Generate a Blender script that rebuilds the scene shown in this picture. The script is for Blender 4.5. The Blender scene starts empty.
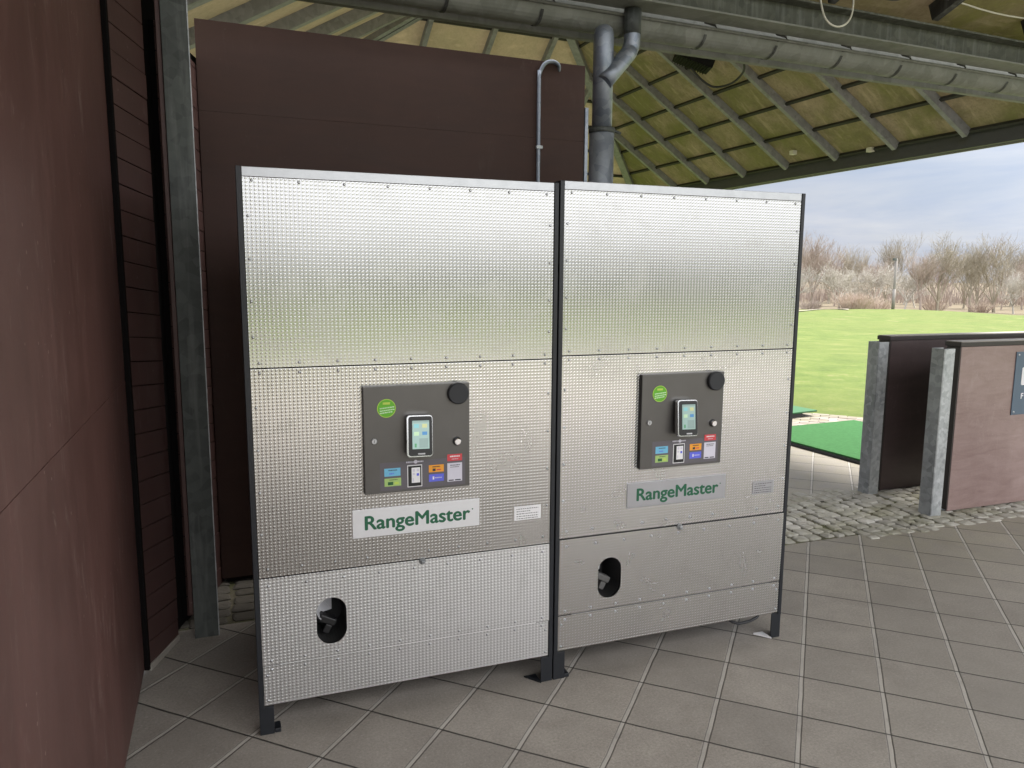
import bpy, bmesh, math, random
from mathutils import Vector, Matrix
R = math.radians
random.seed(7)
scene = bpy.context.scene
COL = scene.collection

# ------------------------------------------------------------------ helpers
class MB:
    """Collects faces of several materials, links them as one mesh object."""
    def __init__(self):
        self.v = []; self.f = []; self.mi = []; self.sm = []; self.m = 0; self.s = False
    def face(self, idx):
        self.f.append(tuple(idx)); self.mi.append(self.m); self.sm.append(self.s)
    def add(self, verts, faces):
        o = len(self.v); self.v += [tuple(p) for p in verts]
        for f in faces: self.face([i + o for i in f])
    def poly(self, pts): self.add(pts, [list(range(len(pts)))])
    def box(self, a, b, bev=0.0, M=None):
        x0, y0, z0 = a; x1, y1, z1 = b
        if bev <= 0:
            P = [(x0,y0,z0),(x1,y0,z0),(x1,y1,z0),(x0,y1,z0),(x0,y0,z1),(x1,y0,z1),(x1,y1,z1),(x0,y1,z1)]
            F = [(0,3,2,1),(4,5,6,7),(0,1,5,4),(1,2,6,5),(2,3,7,6),(3,0,4,7)]
        else:
            bm = bmesh.new()
            bmesh.ops.create_cube(bm, size=1)
            for v in bm.verts:
                v.co = Vector(((x0+x1)/2 + v.co.x*(x1-x0), (y0+y1)/2 + v.co.y*(y1-y0), (z0+z1)/2 + v.co.z*(z1-z0)))
            bmesh.ops.bevel(bm, geom=bm.edges[:], offset=bev, segments=2, affect='EDGES', profile=0.5)
            bm.verts.ensure_lookup_table(); bm.verts.index_update()
            P = [tuple(v.co) for v in bm.verts]; F = [[v.index for v in f.verts] for f in bm.faces]; bm.free()
        if M is not None: P = [tuple(M @ Vector(p)) for p in P]
        self.add(P, F)
    def bar(self, p, q, w, h, up=(0,0,1)):
        """Rectangular bar from p to q, w across, h along up."""
        p = Vector(p); q = Vector(q); d = (q-p).normalized(); up = Vector(up)
        s = d.cross(up).normalized(); u = s.cross(d).normalized()
        c = [(-w/2,-h/2),(w/2,-h/2),(w/2,h/2),(-w/2,h/2)]
        P = [p + s*a + u*b for a,b in c] + [q + s*a + u*b for a,b in c]
        self.add(P, [(0,1,2,3),(7,6,5,4),(0,4,5,1),(1,5,6,2),(2,6,7,3),(3,7,4,0)])
    def tube(self, pts, r, n=12, cap=True, smooth=True):
        pts = [Vector(p) for p in pts]; rr = r if isinstance(r, (list,tuple)) else [r]*len(pts)
        o = len(self.v); prev = None
        for i, p in enumerate(pts):
            a = pts[max(i-1,0)]; b = pts[min(i+1,len(pts)-1)]; t = (b-a).normalized()
            if prev is None:
                s = t.cross(Vector((0,0,1)))
                if s.length < 1e-3: s = Vector((1,0,0))
                s.normalize()
            else:
                s = (prev - t*prev.dot(t)).normalized()
            prev = s; u = t.cross(s)
            for k in range(n):
                an = 2*math.pi*k/n
                self.v.append(tuple(p + (s*math.cos(an) + u*math.sin(an))*rr[i]))
        sv = self.s; self.s = smooth
        for i in range(len(pts)-1):
            for k in range(n):
                a = o+i*n+k; b = o+i*n+(k+1)%n
                self.face((a, b, b+n, a+n))
        self.s = False
        if cap:
            self.face([o+k for k in range(n)][::-1]); self.face([o+(len(pts)-1)*n+k for k in range(n)])
        self.s = sv
    def build(self, name, mats, parent=None, loc=(0,0,0)):
        me = bpy.data.meshes.new(name); me.from_pydata(self.v, [], self.f)
        if not isinstance(mats, (list,tuple)): mats = [mats]
        for m in mats: me.materials.append(m)
        me.polygons.foreach_set('material_index', self.mi); me.polygons.foreach_set('use_smooth', self.sm)
        bm = bmesh.new(); bm.from_mesh(me); bmesh.ops.recalc_face_normals(bm, faces=bm.faces[:]); bm.to_mesh(me); bm.free()
        me.update()
        o = bpy.data.objects.new(name, me); COL.objects.link(o); o.location = loc
        if parent: o.parent = parent
        return o

def tag(o, label=None, cat=None, group=None, kind=None):
    if label: o['label'] = label
    if cat: o['category'] = cat
    if group: o['group'] = group
    if kind: o['kind'] = kind
    return o
def empty(name, loc=(0,0,0), rz=0, **k):
    o = bpy.data.objects.new(name, None); COL.objects.link(o)
    o.location = loc; o.rotation_euler = (0,0,rz); o.empty_display_size = .1
    return tag(o, **k)
def copy_tree(o, parent=None):
    c = o.copy(); COL.objects.link(c)
    if parent: c.parent = parent
    for ch in list(o.children): copy_tree(ch, c)
    return c
def arc(c, r, a0, a1, n, ax=(1,0,0), ay=(0,0,1)):
    c = Vector(c); ax = Vector(ax); ay = Vector(ay)
    return [c + ax*(r*math.cos(R(a0+(a1-a0)*i/n))) + ay*(r*math.sin(R(a0+(a1-a0)*i/n))) for i in range(n+1)]

# ------------------------------------------------------------------ materials
class NT:
    def __init__(self, name):
        self.mat = bpy.data.materials.new(name); self.mat.use_nodes = True
        self.t = self.mat.node_tree; self.t.nodes.clear()
        self.out = self.t.nodes.new('ShaderNodeOutputMaterial')
    def n(self, typ, **k):
        nd = self.t.nodes.new(typ)
        for a, b in k.items(): setattr(nd, a, b)
        return nd
    def set(self, nd, **k):
        for a, b in k.items(): self.plug(b, nd.inputs[a.replace('_',' ')])
    def plug(self, v, sock):
        if isinstance(v, bpy.types.NodeSocket): self.t.links.new(v, sock)
        else:
            if isinstance(v, (tuple,list)) and len(v) == 3 and sock.type == 'RGBA': v = (*v, 1)
            sock.default_value = v
    def m(self, op, a, b=None, c=None):
        nd = self.n('ShaderNodeMath', operation=op)
        for i, v in enumerate((a, b, c)):
            if v is not None: self.plug(v, nd.inputs[i])
        return nd.outputs[0]
    def coord(self, rot=0, scale=(1,1,1), kind='Object', rot3=None):
        tc = self.n('ShaderNodeTexCoord'); mp = self.n('ShaderNodeMapping')
        self.t.links.new(tc.outputs[kind], mp.inputs[0])
        mp.inputs['Rotation'].default_value = rot3 or (0,0,rot); mp.inputs['Scale'].default_value = scale
        return mp.outputs[0]
    def world(self):
        return self.n('ShaderNodeNewGeometry').outputs['Position']
    def scalev(self, vec, sc):
        nd = self.n('ShaderNodeVectorMath', operation='MULTIPLY'); self.plug(vec, nd.inputs[0]); nd.inputs[1].default_value = sc
        return nd.outputs[0]
    def noise(self, vec, scale=5, detail=4, rough=.55, dist=0):
        nd = self.n('ShaderNodeTexNoise'); self.plug(vec, nd.inputs['Vector'])
        nd.inputs['Scale'].default_value = scale; nd.inputs['Detail'].default_value = detail
        nd.inputs['Roughness'].default_value = rough; nd.inputs['Distortion'].default_value = dist
        return nd.outputs['Fac']
    def ramp(self, fac, stops):
        nd = self.n('ShaderNodeValToRGB'); self.plug(fac, nd.inputs[0]); e = nd.color_ramp.elements
        while len(e) < len(stops): e.new(.5)
        for i, (p, c) in enumerate(stops):
            e[i].position = p; e[i].color = (*c, 1) if not isinstance(c, (int,float)) else (c,c,c,1)
        return nd.outputs[0]
    def mix(self, fac, a, b, mode='MIX'):
        nd = self.n('ShaderNodeMix', data_type='RGBA', blend_type=mode)
        self.plug(fac, nd.inputs[0]); self.plug(a, nd.inputs[6]); self.plug(b, nd.inputs[7])
        return nd.outputs[2]
    def bump(self, h, strength=.3, dist=.01, normal=None):
        nd = self.n('ShaderNodeBump'); self.plug(h, nd.inputs['Height'])
        nd.inputs['Strength'].default_value = strength; nd.inputs['Distance'].default_value = dist
        if normal: self.t.links.new(normal, nd.inputs['Normal'])
        return nd.outputs[0]
    def bsdf(self, color, rough=.5, metal=0, normal=None, spec=.5, coat=0, alpha=None):
        b = self.n('ShaderNodeBsdfPrincipled')
        self.plug(color, b.inputs['Base Color']); self.plug(rough, b.inputs['Roughness']); self.plug(metal, b.inputs['Metallic'])
        b.inputs['Specular IOR Level'].default_value = spec; b.inputs['Coat Weight'].default_value = coat
        if normal: self.t.links.new(normal, b.inputs['Normal'])
        self.t.links.new(b.outputs[0], self.out.inputs[0])
        return b

def plain(name, color, rough=.5, metal=0, nscale=40, var=.15, bump=.0, spec=.5):
    t = NT(name); v = t.coord()
    nz = t.noise(v, nscale, 5)
    c = t.mix(nz, tuple(x*(1-var) for x in color), tuple(min(1,x*(1+var)) for x in color))
    nb = t.bump(nz, bump, .004) if bump else None
    t.bsdf(c, t.m('ADD', rough-.06, t.m('MULTIPLY', nz, .12)), metal, nb, spec)
    return t.mat

def m_tread(name, off=0.0, rlo=.18, rhi=.28, base=(.585,.575,.558), amp=.0007):
    """Small pressed tread pattern in bare metal sheet (x across, z up)."""
    t = NT(name); tc = t.n('ShaderNodeTexCoord'); sp = t.n('ShaderNodeSeparateXYZ'); t.t.links.new(tc.outputs['Object'], sp.inputs[0])
    px, pz = .0138, .0120
    a = t.m('ADD', t.m('DIVIDE', sp.outputs[0], px), 400.0+off); b = t.m('ADD', t.m('DIVIDE', sp.outputs[2], pz), 400.0)
    fa = t.m('SUBTRACT', t.m('FRACT', a), .5); fb = t.m('SUBTRACT', t.m('FRACT', b), .5)
    fb2 = fb
    u = t.m('MULTIPLY', t.m('ADD', fa, fb2), .7071); w = t.m('MULTIPLY', t.m('SUBTRACT', fa, fb2), .7071)
    d = t.m('SQRT', t.m('ADD', t.m('POWER', t.m('DIVIDE', u, .47), 2.0), t.m('POWER', t.m('DIVIDE', w, .27), 2.0)))
    h = t.n('ShaderNodeMapRange', interpolation_type='SMOOTHSTEP'); t.plug(d, h.inputs[0])
    h.inputs[1].default_value = 1.05; h.inputs[2].default_value = .35; h.inputs[3].default_value = 0; h.inputs[4].default_value = 1
    pos = t.world()
    nz = t.noise(pos, .9, 3)
    n2 = t.noise(pos, 60, 3)
    c = t.mix(nz, tuple(x*.9 for x in base), base)
    c = t.mix(t.m('MULTIPLY', n2, .12), c, (.45,.44,.42))
    sm_ = t.noise(pos, 5.5, 6, .7, .6)
    smk = t.ramp(sm_, [(.52,0),(.70,1)])
    c = t.mix(t.m('MULTIPLY', smk, .22), c, (.36,.345,.32))
    rg = t.m('ADD', t.m('ADD', rlo, t.m('MULTIPLY', smk, .06)), t.m('MULTIPLY', t.m('ADD', t.m('MULTIPLY', nz, .7), t.m('MULTIPLY', n2, .3)), rhi-rlo))
    wv = t.noise(t.scalev(pos, (1,1,1)), 3.2, 2)
    nb0 = t.bump(wv, .05, .01)
    nb = t.bump(h.outputs[0], 1.0, amp, nb0)
    t.bsdf(c, rg, 1.0, nb)
    return t.mat

def m_galv(name, lo=(.20,.21,.215), hi=(.40,.41,.42), rough=.48, metal=.75, scale=26):
    t = NT(name); pos = t.world()
    vo = t.n('ShaderNodeTexVoronoi'); t.plug(pos, vo.inputs['Vector']); vo.inputs['Scale'].default_value = scale
    sx = t.n('ShaderNodeSeparateColor'); t.t.links.new(vo.outputs['Color'], sx.inputs[0])
    nz = t.noise(pos, 7, 5, .65)
    f = t.m('ADD', t.m('MULTIPLY', sx.outputs[0], .3), t.m('MULTIPLY', nz, .7))
    c = t.ramp(f, [(.25, lo), (.7, hi)])
    st = t.noise(t.scalev(pos, (9,9,.7)), 3, 4)
    c = t.mix(t.m('MULTIPLY', t.ramp(st, [(.5,0),(.75,1)]), .35), c, (.30,.31,.30))
    t.bsdf(c, t.m('ADD', rough-.08, t.m('MULTIPLY', f, .2)), metal, t.bump(nz, .15, .004))
    return t.mat

def m_ply(name, lo, hi, rough=.42, scratch=(.38,.30,.27), grain=(1,1,6), spec=.5, amount=.5, streak_scale=1.0):
    """Film faced plywood: worn film, faint veneer figure, pale scuffs."""
    t = NT(name); pos = t.world()
    big = t.noise(pos, 1.1, 5, .6, .4)
    fig = t.noise(t.scalev(pos, grain), 2.2*streak_scale, 6, .6, 1.2)
    fine = t.noise(pos, 90, 3)
    f = t.m('ADD', t.m('MULTIPLY', big, .55), t.m('ADD', t.m('MULTIPLY', fig, .35), t.m('MULTIPLY', fine, .1)))
    c = t.ramp(f, [(.3, lo), (.68, hi)])
    s1 = t.noise(t.scalev(pos, (9,9,2.4)), 1.6, 6, .72, 1.2)
    s2 = t.noise(pos, 1.7, 3)
    sc = t.m('MULTIPLY', t.ramp(s1, [(.56,0),(.73,1)]), t.ramp(s2, [(.44,0),(.64,1)]))
    c = t.mix(t.m('MULTIPLY', sc, amount), c, scratch)
    rot = t.n('ShaderNodeMapping'); t.plug(pos, rot.inputs[0]); rot.inputs['Rotation'].default_value = (.5,.1,.2); rot.inputs['Scale'].default_value = (30,30,2.2)
    s3 = t.noise(rot.outputs[0], 1.4, 3, .6, .3)
    sc3 = t.m('MULTIPLY', t.ramp(s3, [(.68,0),(.74,1)]), t.ramp(s2, [(.5,0),(.6,1)]))
    c = t.mix(t.m('MULTIPLY', sc3, amount*.7), c, scratch)
    dots = t.n('ShaderNodeTexVoronoi'); t.plug(pos, dots.inputs['Vector']); dots.inputs['Scale'].default_value = 16
    dt = t.m('MULTIPLY', t.m('LESS_THAN', dots.outputs['Distance'], .07), t.m('GREATER_THAN', s2, .5))
    c = t.mix(t.m('MULTIPLY', dt, amount*.8), c, scratch)
    t.bsdf(c, t.m('ADD', rough-.1, t.m('MULTIPLY', fig, .22)), 0, t.bump(fig, .12, .004), spec)
    return t.mat

def m_moss(name, base, green, dark, trans=.35, gbias=0.0):
    """Thin translucent roof boards with algae, light passes through a little."""
    t = NT(name); pos = t.world()
    n1 = t.noise(pos, 1.3, 5, .65, .5); n2 = t.noise(pos, 7, 5, .7); n3 = t.noise(t.scalev(pos, (2.5,10,2.5)), 1.5, 4, .6)
    c = t.mix(t.ramp(t.m('ADD', n1, gbias), [(.40,0),(.62,1)]), base, green)
    c = t.mix(t.m('MULTIPLY', t.ramp(n2, [(.48,0),(.72,1)]), .6), c, dark)
    n4 = t.noise(pos, 34, 5, .75)
    c = t.mix(t.m('MULTIPLY', t.ramp(n4, [(.42,0),(.66,1)]), .45), c, dark)
    c = t.mix(t.m('MULTIPLY', t.ramp(n3, [(.55,0),(.72,1)]), .45), c, tuple(min(1,x*1.35+.03) for x in base))
    d = t.n('ShaderNodeBsdfDiffuse'); t.plug(c, d.inputs[0])
    tr = t.n('ShaderNodeBsdfTranslucent'); t.plug(c, tr.inputs[0])
    mx = t.n('ShaderNodeMixShader'); mx.inputs[0].default_value = trans
    t.t.links.new(d.outputs[0], mx.inputs[1]); t.t.links.new(tr.outputs[0], mx.inputs[2]); t.t.links.new(mx.outputs[0], t.out.inputs[0])
    return t.mat

TA = R(47.63)
def m_paving():
    t = NT('paving_flags'); pos = t.world()
    mp = t.n('ShaderNodeMapping', vector_type='POINT'); t.plug(pos, mp.inputs[0])
    mp.inputs['Rotation'].default_value = (0,0,-TA)
    sp = t.n('ShaderNodeSeparateXYZ'); t.t.links.new(mp.outputs[0], sp.inputs[0])
    P = .3045
    v = t.m('ADD', t.m('DIVIDE', t.m('SUBTRACT', sp.outputs[0], 3.160), P), 200.0)
    u = t.m('ADD', t.m('DIVIDE', t.m('ADD', sp.outputs[1], .018), P), 200.0)
    wob = t.m('MULTIPLY', t.m('SUBTRACT', t.noise(pos, 9, 3), .5), .02)
    fu = t.m('ABSOLUTE', t.m('SUBTRACT', t.m('FRACT', t.m('ADD', u, t.m('ADD', .5, wob))), .5))   # 0 on the joint
    fv = t.m('ABSOLUTE', t.m('SUBTRACT', t.m('FRACT', t.m('ADD', v, t.m('ADD', .5, wob))), .5))
    def band(f, a, b):
        mr = t.n('ShaderNodeMapRange', interpolation_type='SMOOTHSTEP'); t.plug(f, mr.inputs[0])
        mr.inputs[1].default_value = a; mr.inputs[2].default_value = b; mr.inputs[3].default_value = 1; mr.inputs[4].default_value = 0
        return mr.outputs[0]
    ju, jue = band(fu, .017, .026), band(fu, .026, .040)
    jv = band(fv, .007, .016)
    cell = t.n('ShaderNodeCombineXYZ'); t.plug(t.m('FLOOR', u), cell.inputs[0]); t.plug(t.m('FLOOR', v), cell.inputs[1])
    wn = t.n('ShaderNodeTexWhiteNoise'); t.t.links.new(cell.outputs[0], wn.inputs['Vector'])
    big = t.noise(pos, .8, 5, .6); mid = t.noise(pos, 6, 5, .65); fine = t.noise(pos, 105, 4, .85); spk = t.noise(pos, 75, 2)
    c = t.ramp(t.m('ADD', t.m('MULTIPLY', mid, .3), t.m('MULTIPLY', fine, .7)), [(.34,(.205,.183,.160)), (.66,(.43,.39,.345))])
    c = t.mix(t.m('MULTIPLY', wn.outputs[0], .38), c, (.165,.15,.135))
    c = t.mix(t.m('MULTIPLY', t.ramp(big, [(.42,0),(.65,1)]), .4), c, (.26,.238,.21))
    c = t.mix(t.m('MULTIPLY', t.ramp(spk, [(.66,0),(.74,1)]), .5), c, (.42,.40,.38))
    # algae tint by the range bays and a little under the wall
    sw = t.n('ShaderNodeSeparateXYZ'); t.plug(pos, sw.inputs[0])
    gr = t.m('MULTIPLY', t.ramp(t.m('DIVIDE', sw.outputs[1], 4.2), [(.62,0),(.84,1)]), t.ramp(t.m('DIVIDE', sw.outputs[0], 8.0), [(.34,0),(.5,1)]))
    c = t.mix(t.m('MULTIPLY', t.m('MULTIPLY', gr, t.ramp(mid, [(.35,.2),(.6,1)])), .38), c, (.25,.235,.15))
    c = t.mix(t.m('MULTIPLY', jue, .75), c, (.055,.05,.045))
    sand = t.mix(fine, (.34,.315,.28), (.50,.47,.43))
    c = t.mix(t.m('MULTIPLY', ju, t.ramp(mid, [(.25,.6),(.5,1)])), c, sand)
    c = t.mix(t.m('MULTIPLY', jv, .95), c, (.035,.032,.027))
    st1 = t.noise(pos, 2.3, 6, .7, .8); st2 = t.noise(pos, 16, 5, .7)
    c = t.mix(t.m('MULTIPLY', t.ramp(st1, [(.50,0),(.66,1)]), .16), c, (.14,.122,.105))
    c = t.mix(t.m('MULTIPLY', t.m('MULTIPLY', t.ramp(st2, [(.62,0),(.74,1)]), t.ramp(st1, [(.3,1),(.5,0)])), .4), c, (.44,.42,.39))
    hgt = t.m('SUBTRACT', t.m('ADD', t.m('MULTIPLY', fine, .10), t.m('MULTIPLY', wn.outputs[0], .12)), t.m('MAXIMUM', t.m('MULTIPLY', jue, .7), jv))
    t.bsdf(c, t.m('ADD', .55, t.m('MULTIPLY', mid, .3)), 0, t.bump(hgt, .8, .004), .4)
    return t.mat

def m_grass():
    t = NT('grass_turf'); pos = t.world()
    n1 = t.noise(pos, .12, 4, .6); n2 = t.noise(pos, 1.1, 6, .75); n3 = t.noise(pos, 16, 5, .8); n5 = t.noise(pos, 70, 3, .8)
    c = t.ramp(n2, [(.32,(.060,.094,.018)), (.52,(.098,.136,.028)), (.70,(.160,.175,.052))])
    c = t.mix(t.m('MULTIPLY', t.ramp(n1, [(.42,0),(.62,1)]), .5), c, (.115,.135,.036))
    c = t.mix(t.m('MULTIPLY', t.ramp(n3, [(.48,0),(.72,1)]), .55), c, (.15,.155,.065))
    c = t.mix(t.m('MULTIPLY', t.ramp(n5, [(.5,0),(.7,1)]), .5), c, (.035,.062,.012))
    w = t.noise(pos, .55, 5, .75)
    c = t.mix(t.m('MULTIPLY', t.ramp(w, [(.61,0),(.70,1)]), .6), c, (.21,.175,.10))
    # dry leaf litter under the wood at the field edge
    ln = t.n('ShaderNodeVectorMath', operation='LENGTH'); t.plug(pos, ln.inputs[0])
    edge = t.m('ADD', ln.outputs['Value'], t.m('MULTIPLY', t.m('SUBTRACT', n1, .5), 10.0))
    lit = t.ramp(t.m('DIVIDE', edge, 160.0), [(.455,0),(.49,1)])
    c = t.mix(t.m('MULTIPLY', lit, t.ramp(n2, [(.25,.75),(.5,1)])), c, t.mix(n3, (.10,.08,.05), (.185,.15,.105)))
    t.bsdf(c, .85, 0, t.bump(t.m('ADD', n3, t.m('MULTIPLY', n5, .5)), .5, .03), .15)
    return t.mat

def m_stone(name, lo, hi, scale=9, painted_shade=False):
    t = NT(name); pos = t.world()
    ge = t.n('ShaderNodeNewGeometry')
    nz = t.noise(pos, scale, 6, .7); fine = t.noise(pos, 160, 3)
    f = t.m('ADD', t.m('MULTIPLY', ge.outputs['Random Per Island'], .45), t.m('ADD', t.m('MULTIPLY', nz, .4), t.m('MULTIPLY', fine, .15)))
    c = t.ramp(f, [(.2,lo), (.75,hi)])
    mo = t.noise(pos, 2.2, 5, .7)
    c = t.mix(t.m('MULTIPLY', t.ramp(mo, [(.42,0),(.60,1)]), .6), c, (.17,.165,.085))
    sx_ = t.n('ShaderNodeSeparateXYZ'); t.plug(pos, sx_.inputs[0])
    if painted_shade: c = t.mix(t.m('MULTIPLY', t.ramp(t.m('DIVIDE', sx_.outputs[0], 4.0), [(.2,1),(.6,0)]), .85), c, (.05,.042,.032))  # stones painted darker towards low x, shade put into the colour
    t.bsdf(c, .8, 0, t.bump(nz, .4, .01), .3)
    return t.mat

def m_soil(name, lo, hi):
    t = NT(name); pos = t.world(); nz = t.noise(pos, 25, 6, .75); n2 = t.noise(pos, 3, 4)
    c = t.ramp(nz, [(.3,lo),(.7,hi)]); c = t.mix(t.ramp(n2, [(.45,0),(.6,.6)]), c, (.10,.11,.04))
    t.bsdf(c, .9, 0, t.bump(nz, .8, .01), .2)
    return t.mat

def m_bark(name, lo, hi):
    t = NT(name); pos = t.world(); nz = t.noise(pos, .5, 4); n2 = t.noise(t.scalev(pos,(6,6,1)), 2, 4)
    c = t.ramp(t.m('ADD', t.m('MULTIPLY', nz,.6), t.m('MULTIPLY', n2,.4)), [(.3,lo),(.7,hi)])
    t.bsdf(c, .85, 0, None, .15)
    return t.mat

MT = {}
MT['tread'] = m_tread('pressed_tread_sheet')
MT['tread_top'] = m_tread('pressed_tread_sheet_upper', 1.2, .13, .21, (.56,.557,.555), .00032)
MT['tread_b'] = m_tread('pressed_tread_sheet_dull', 3.3, .18, .28, (.60,.59,.572), .0009)
MT['tread_c'] = m_tread('pressed_tread_sheet_bright', 7.7, .36, .48, (.76,.76,.76), .0011)  # lighter base colour paints in brighter reflections on left flap and kick sheet
MT['trim'] = plain('brushed_trim', (.50,.51,.53), .42, 1.0, 22, .22, .05)
MT['frame'] = plain('black_powder_coat', (.012,.014,.018), .45, 0, 120, .3, .05)
MT['inside'] = plain('dark_cabinet_inside', (.02,.02,.02), .7, 0, 40, .3)
MT['plate'] = plain('brushed_dark_steel', (.135,.130,.126), .40, .85, 8, .14, .02)
MT['label_sheet'] = plain('grey_violet_film', (.115,.105,.118), .55, 0, 30, .06)
MT['namepl'] = plain('brushed_name_plate', (.47,.47,.50), .42, .85, 14, .08, .02)
MT['namepl_w'] = plain('pale_name_plate', (.76,.76,.78), .5, .6, 14, .06, .02)  # paler base colour stands for this plate's brighter reflection
MT['green_ink'] = plain('dark_green_ink', (.012,.115,.055), .5, 0, 50, .1)
MT['black_pl'] = plain('black_plastic', (.012,.012,.013), .42, 0, 80, .2)
MT['black_rub'] = plain('black_rubber', (.02,.021,.024), .6, 0, 80, .2, .05)
MT['chrome'] = plain('polished_bezel', (.8,.8,.82), .16, 1.0, 20, .05)
MT['grey_pl'] = plain('grey_plastic', (.10,.098,.095), .45, 0, 40, .1)
MT['lt_grey'] = plain('light_grey_chute', (.52,.52,.54), .5, 0, 20, .1)
MT['white'] = plain('white_film', (.78,.77,.78), .5, 0, 30, .05)
MT['lilac'] = plain('pale_lilac_film', (.62,.60,.68), .5, 0, 30, .05)
MT['ink'] = plain('dark_ink', (.03,.03,.035), .55, 0, 30, .1)
MT['st_green'] = plain('green_sticker', (.12,.42,.02), .5, 0, 40, .12)
MT['st_yell'] = plain('lime_sticker_ink', (.48,.62,.10), .5, 0, 40, .1)
MT['st_pale'] = plain('pale_sticker_ink', (.62,.80,.55), .5, 0, 40, .1)
MT['blue'] = plain('sky_blue_sticker', (.16,.46,.66), .5, 0, 40, .08)
MT['lime'] = plain('pale_green_sticker', (.36,.52,.17), .5, 0, 40, .08)
MT['orange'] = plain('orange_sticker', (.80,.33,.03), .5, 0, 40, .08)
MT['indigo'] = plain('indigo_sticker', (.12,.14,.68), .5, 0, 40, .08)
MT['red'] = plain('red_sticker', (.58,.06,.07), .5, 0, 40, .08)
def m_screen(name, col, st):
    t = NT(name); b = t.bsdf(col, .15, 0, None, .6); t.plug(col, b.inputs['Emission Color']); b.inputs['Emission Strength'].default_value = st
    return t.mat
MT['galv'] = m_galv('galvanised_steel')
MT['galv_dk'] = m_galv('dull_galvanised_steel', (.050,.055,.052), (.105,.115,.108), .62, .35)
MT['galv_lt'] = m_galv('bright_galvanised_post', (.30,.32,.33), (.56,.58,.59), .5, .6, 40)
MT['beam'] = m_galv('shaded_beam_steel', (.055,.06,.045), (.115,.12,.095), .7, .2)
MT['gutter'] = m_galv('weathered_gutter', (.15,.155,.13), (.24,.245,.215), .68, .25, 9)
MT['pipe'] = m_galv('zinc_downpipe', (.19,.22,.27), (.36,.39,.44), .42, .6)
MT['ply_left'] = m_ply('red_brown_plywood', (.072,.033,.027), (.148,.074,.064), .5, (.36,.27,.24), (4,4,.9), .35, .62)
MT['ply_back'] = m_ply('dark_brown_plywood', (.043,.023,.018), (.074,.040,.032), .55, (.12,.09,.08), (1,1,5), .22, .3)
MT['ply_bay'] = m_ply('lit_bay_plywood', (.185,.118,.108), (.37,.275,.255), .36, (.40,.32,.30), (1,1,5), .55, .5, 1.6)  # paler base: light on the nearer partition is put into its colour
MT['ply_bay_dk'] = m_ply('shaded_bay_plywood', (.035,.022,.022), (.075,.05,.05), .4, (.16,.12,.12), (1,1,5), .5, .4)  # shaded copy of the bay plywood, shade put into its colour
MT['plank'] = m_ply('brown_boards', (.050,.026,.023), (.092,.048,.043), .5, (.20,.15,.14), (1,1,8), .4, .45)
MT['black_gap'] = plain('black_gap', (.006,.005,.005), .9, 0, 30, .2, 0, .1)
MT['dead_black'] = plain('lamp_black', (.006,.006,.006), .7, 0, 30, .2, 0, .15)
MT['cap'] = plain('dark_cap_rail', (.03,.024,.022), .45, 0, 40, .2)
MT['cap_top'] = plain('weathered_cap_top', (.33,.30,.26), .6, 0, 40, .15)
MT['moss_far'] = m_moss('beige_roof_board', (.52,.455,.33), (.46,.42,.29), (.36,.32,.23), .30, -.06)
MT['moss_right'] = m_moss('mossy_roof_board', (.33,.285,.205), (.215,.215,.10), (.165,.15,.095), .33, .03)
MT['moss_canopy'] = m_moss('canopy_roof_board', (.40,.34,.24), (.27,.27,.10), (.22,.19,.11), .22, .0)
MT['rafter'] = m_galv('roof_rafter_steel', (.17,.175,.18), (.27,.275,.28), .6, .15)
MT['rafter_dk'] = m_galv('dark_roof_rafter', (.03,.03,.028), (.06,.06,.055), .6, .3)
MT['purlin'] = plain('dark_purlin', (.022,.021,.016), .7, 0, 30, .3)
MT['fascia'] = plain('dark_fascia', (.060,.060,.066), .5, .2, 20, .2)
MT['fascia_lt'] = plain('pale_eave_edge', (.30,.30,.28), .55, .3, 20, .15)
MT['cable_wh'] = plain('pale_cable', (.62,.60,.50), .5, 0, 40, .1)
MT['paving'] = m_paving()
MT['grass'] = m_grass()
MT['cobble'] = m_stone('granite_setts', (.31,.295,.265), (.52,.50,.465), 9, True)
MT['bed'] = m_soil('joint_soil', (.085,.075,.055), (.17,.155,.115))
MT['apron'] = m_stone('pink_grey_pavers', (.21,.175,.155), (.34,.295,.27), 3)
MT['turf_mat'] = plain('green_mat_turf', (.045,.135,.048), .95, 0, 28, .32, .5, .1)
MT['turf_dk'] = plain('dark_green_turf', (.03,.12,.045), .85, 0, 120, .3, .3)
MT['sign'] = plain('slate_blue_sign', (.095,.135,.185), .45, .1, 12, .12)

# ------------------------------------------------------------------ ground
def zterr(x, y):
    d = math.hypot(x, y)
    z = -.02 if d < 16 else -.02 - (d-16)*1.42/72 if d < 88 else -1.44
    if d > 18:
        z += .10*math.sin(x*.11+1)*math.sin(y*.13) * min(1, (d-18)/20)
        for hx, hy, hr, hh in ((52,47,9,.42), (47,33,7,.30), (40,44,6,.12)):
            z += hh*math.exp(-((x-hx)**2+(y-hy)**2)/(hr*hr))
    return z
g = MB(); g.s = True
rings = [0.01,2,4,6,8,10,12,14,16,19,22,26,30,34,38,42,46,50,55,60,66,72,80,90,110,150,250,500,1000,2500]
NS = 144
for r in rings:
    for k in range(NS):
        a = 2*math.pi*k/NS; x, y = r*math.cos(a), r*math.sin(a); g.v.append((x, y, zterr(x, y)))
for i in range(len(rings)-1):
    for k in range(NS):
        a = i*NS+k; b = i*NS+(k+1)%NS; g.face((a, b, b+NS, a+NS))
tag(g.build('grass_field', MT['grass']), kind='structure')

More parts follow.
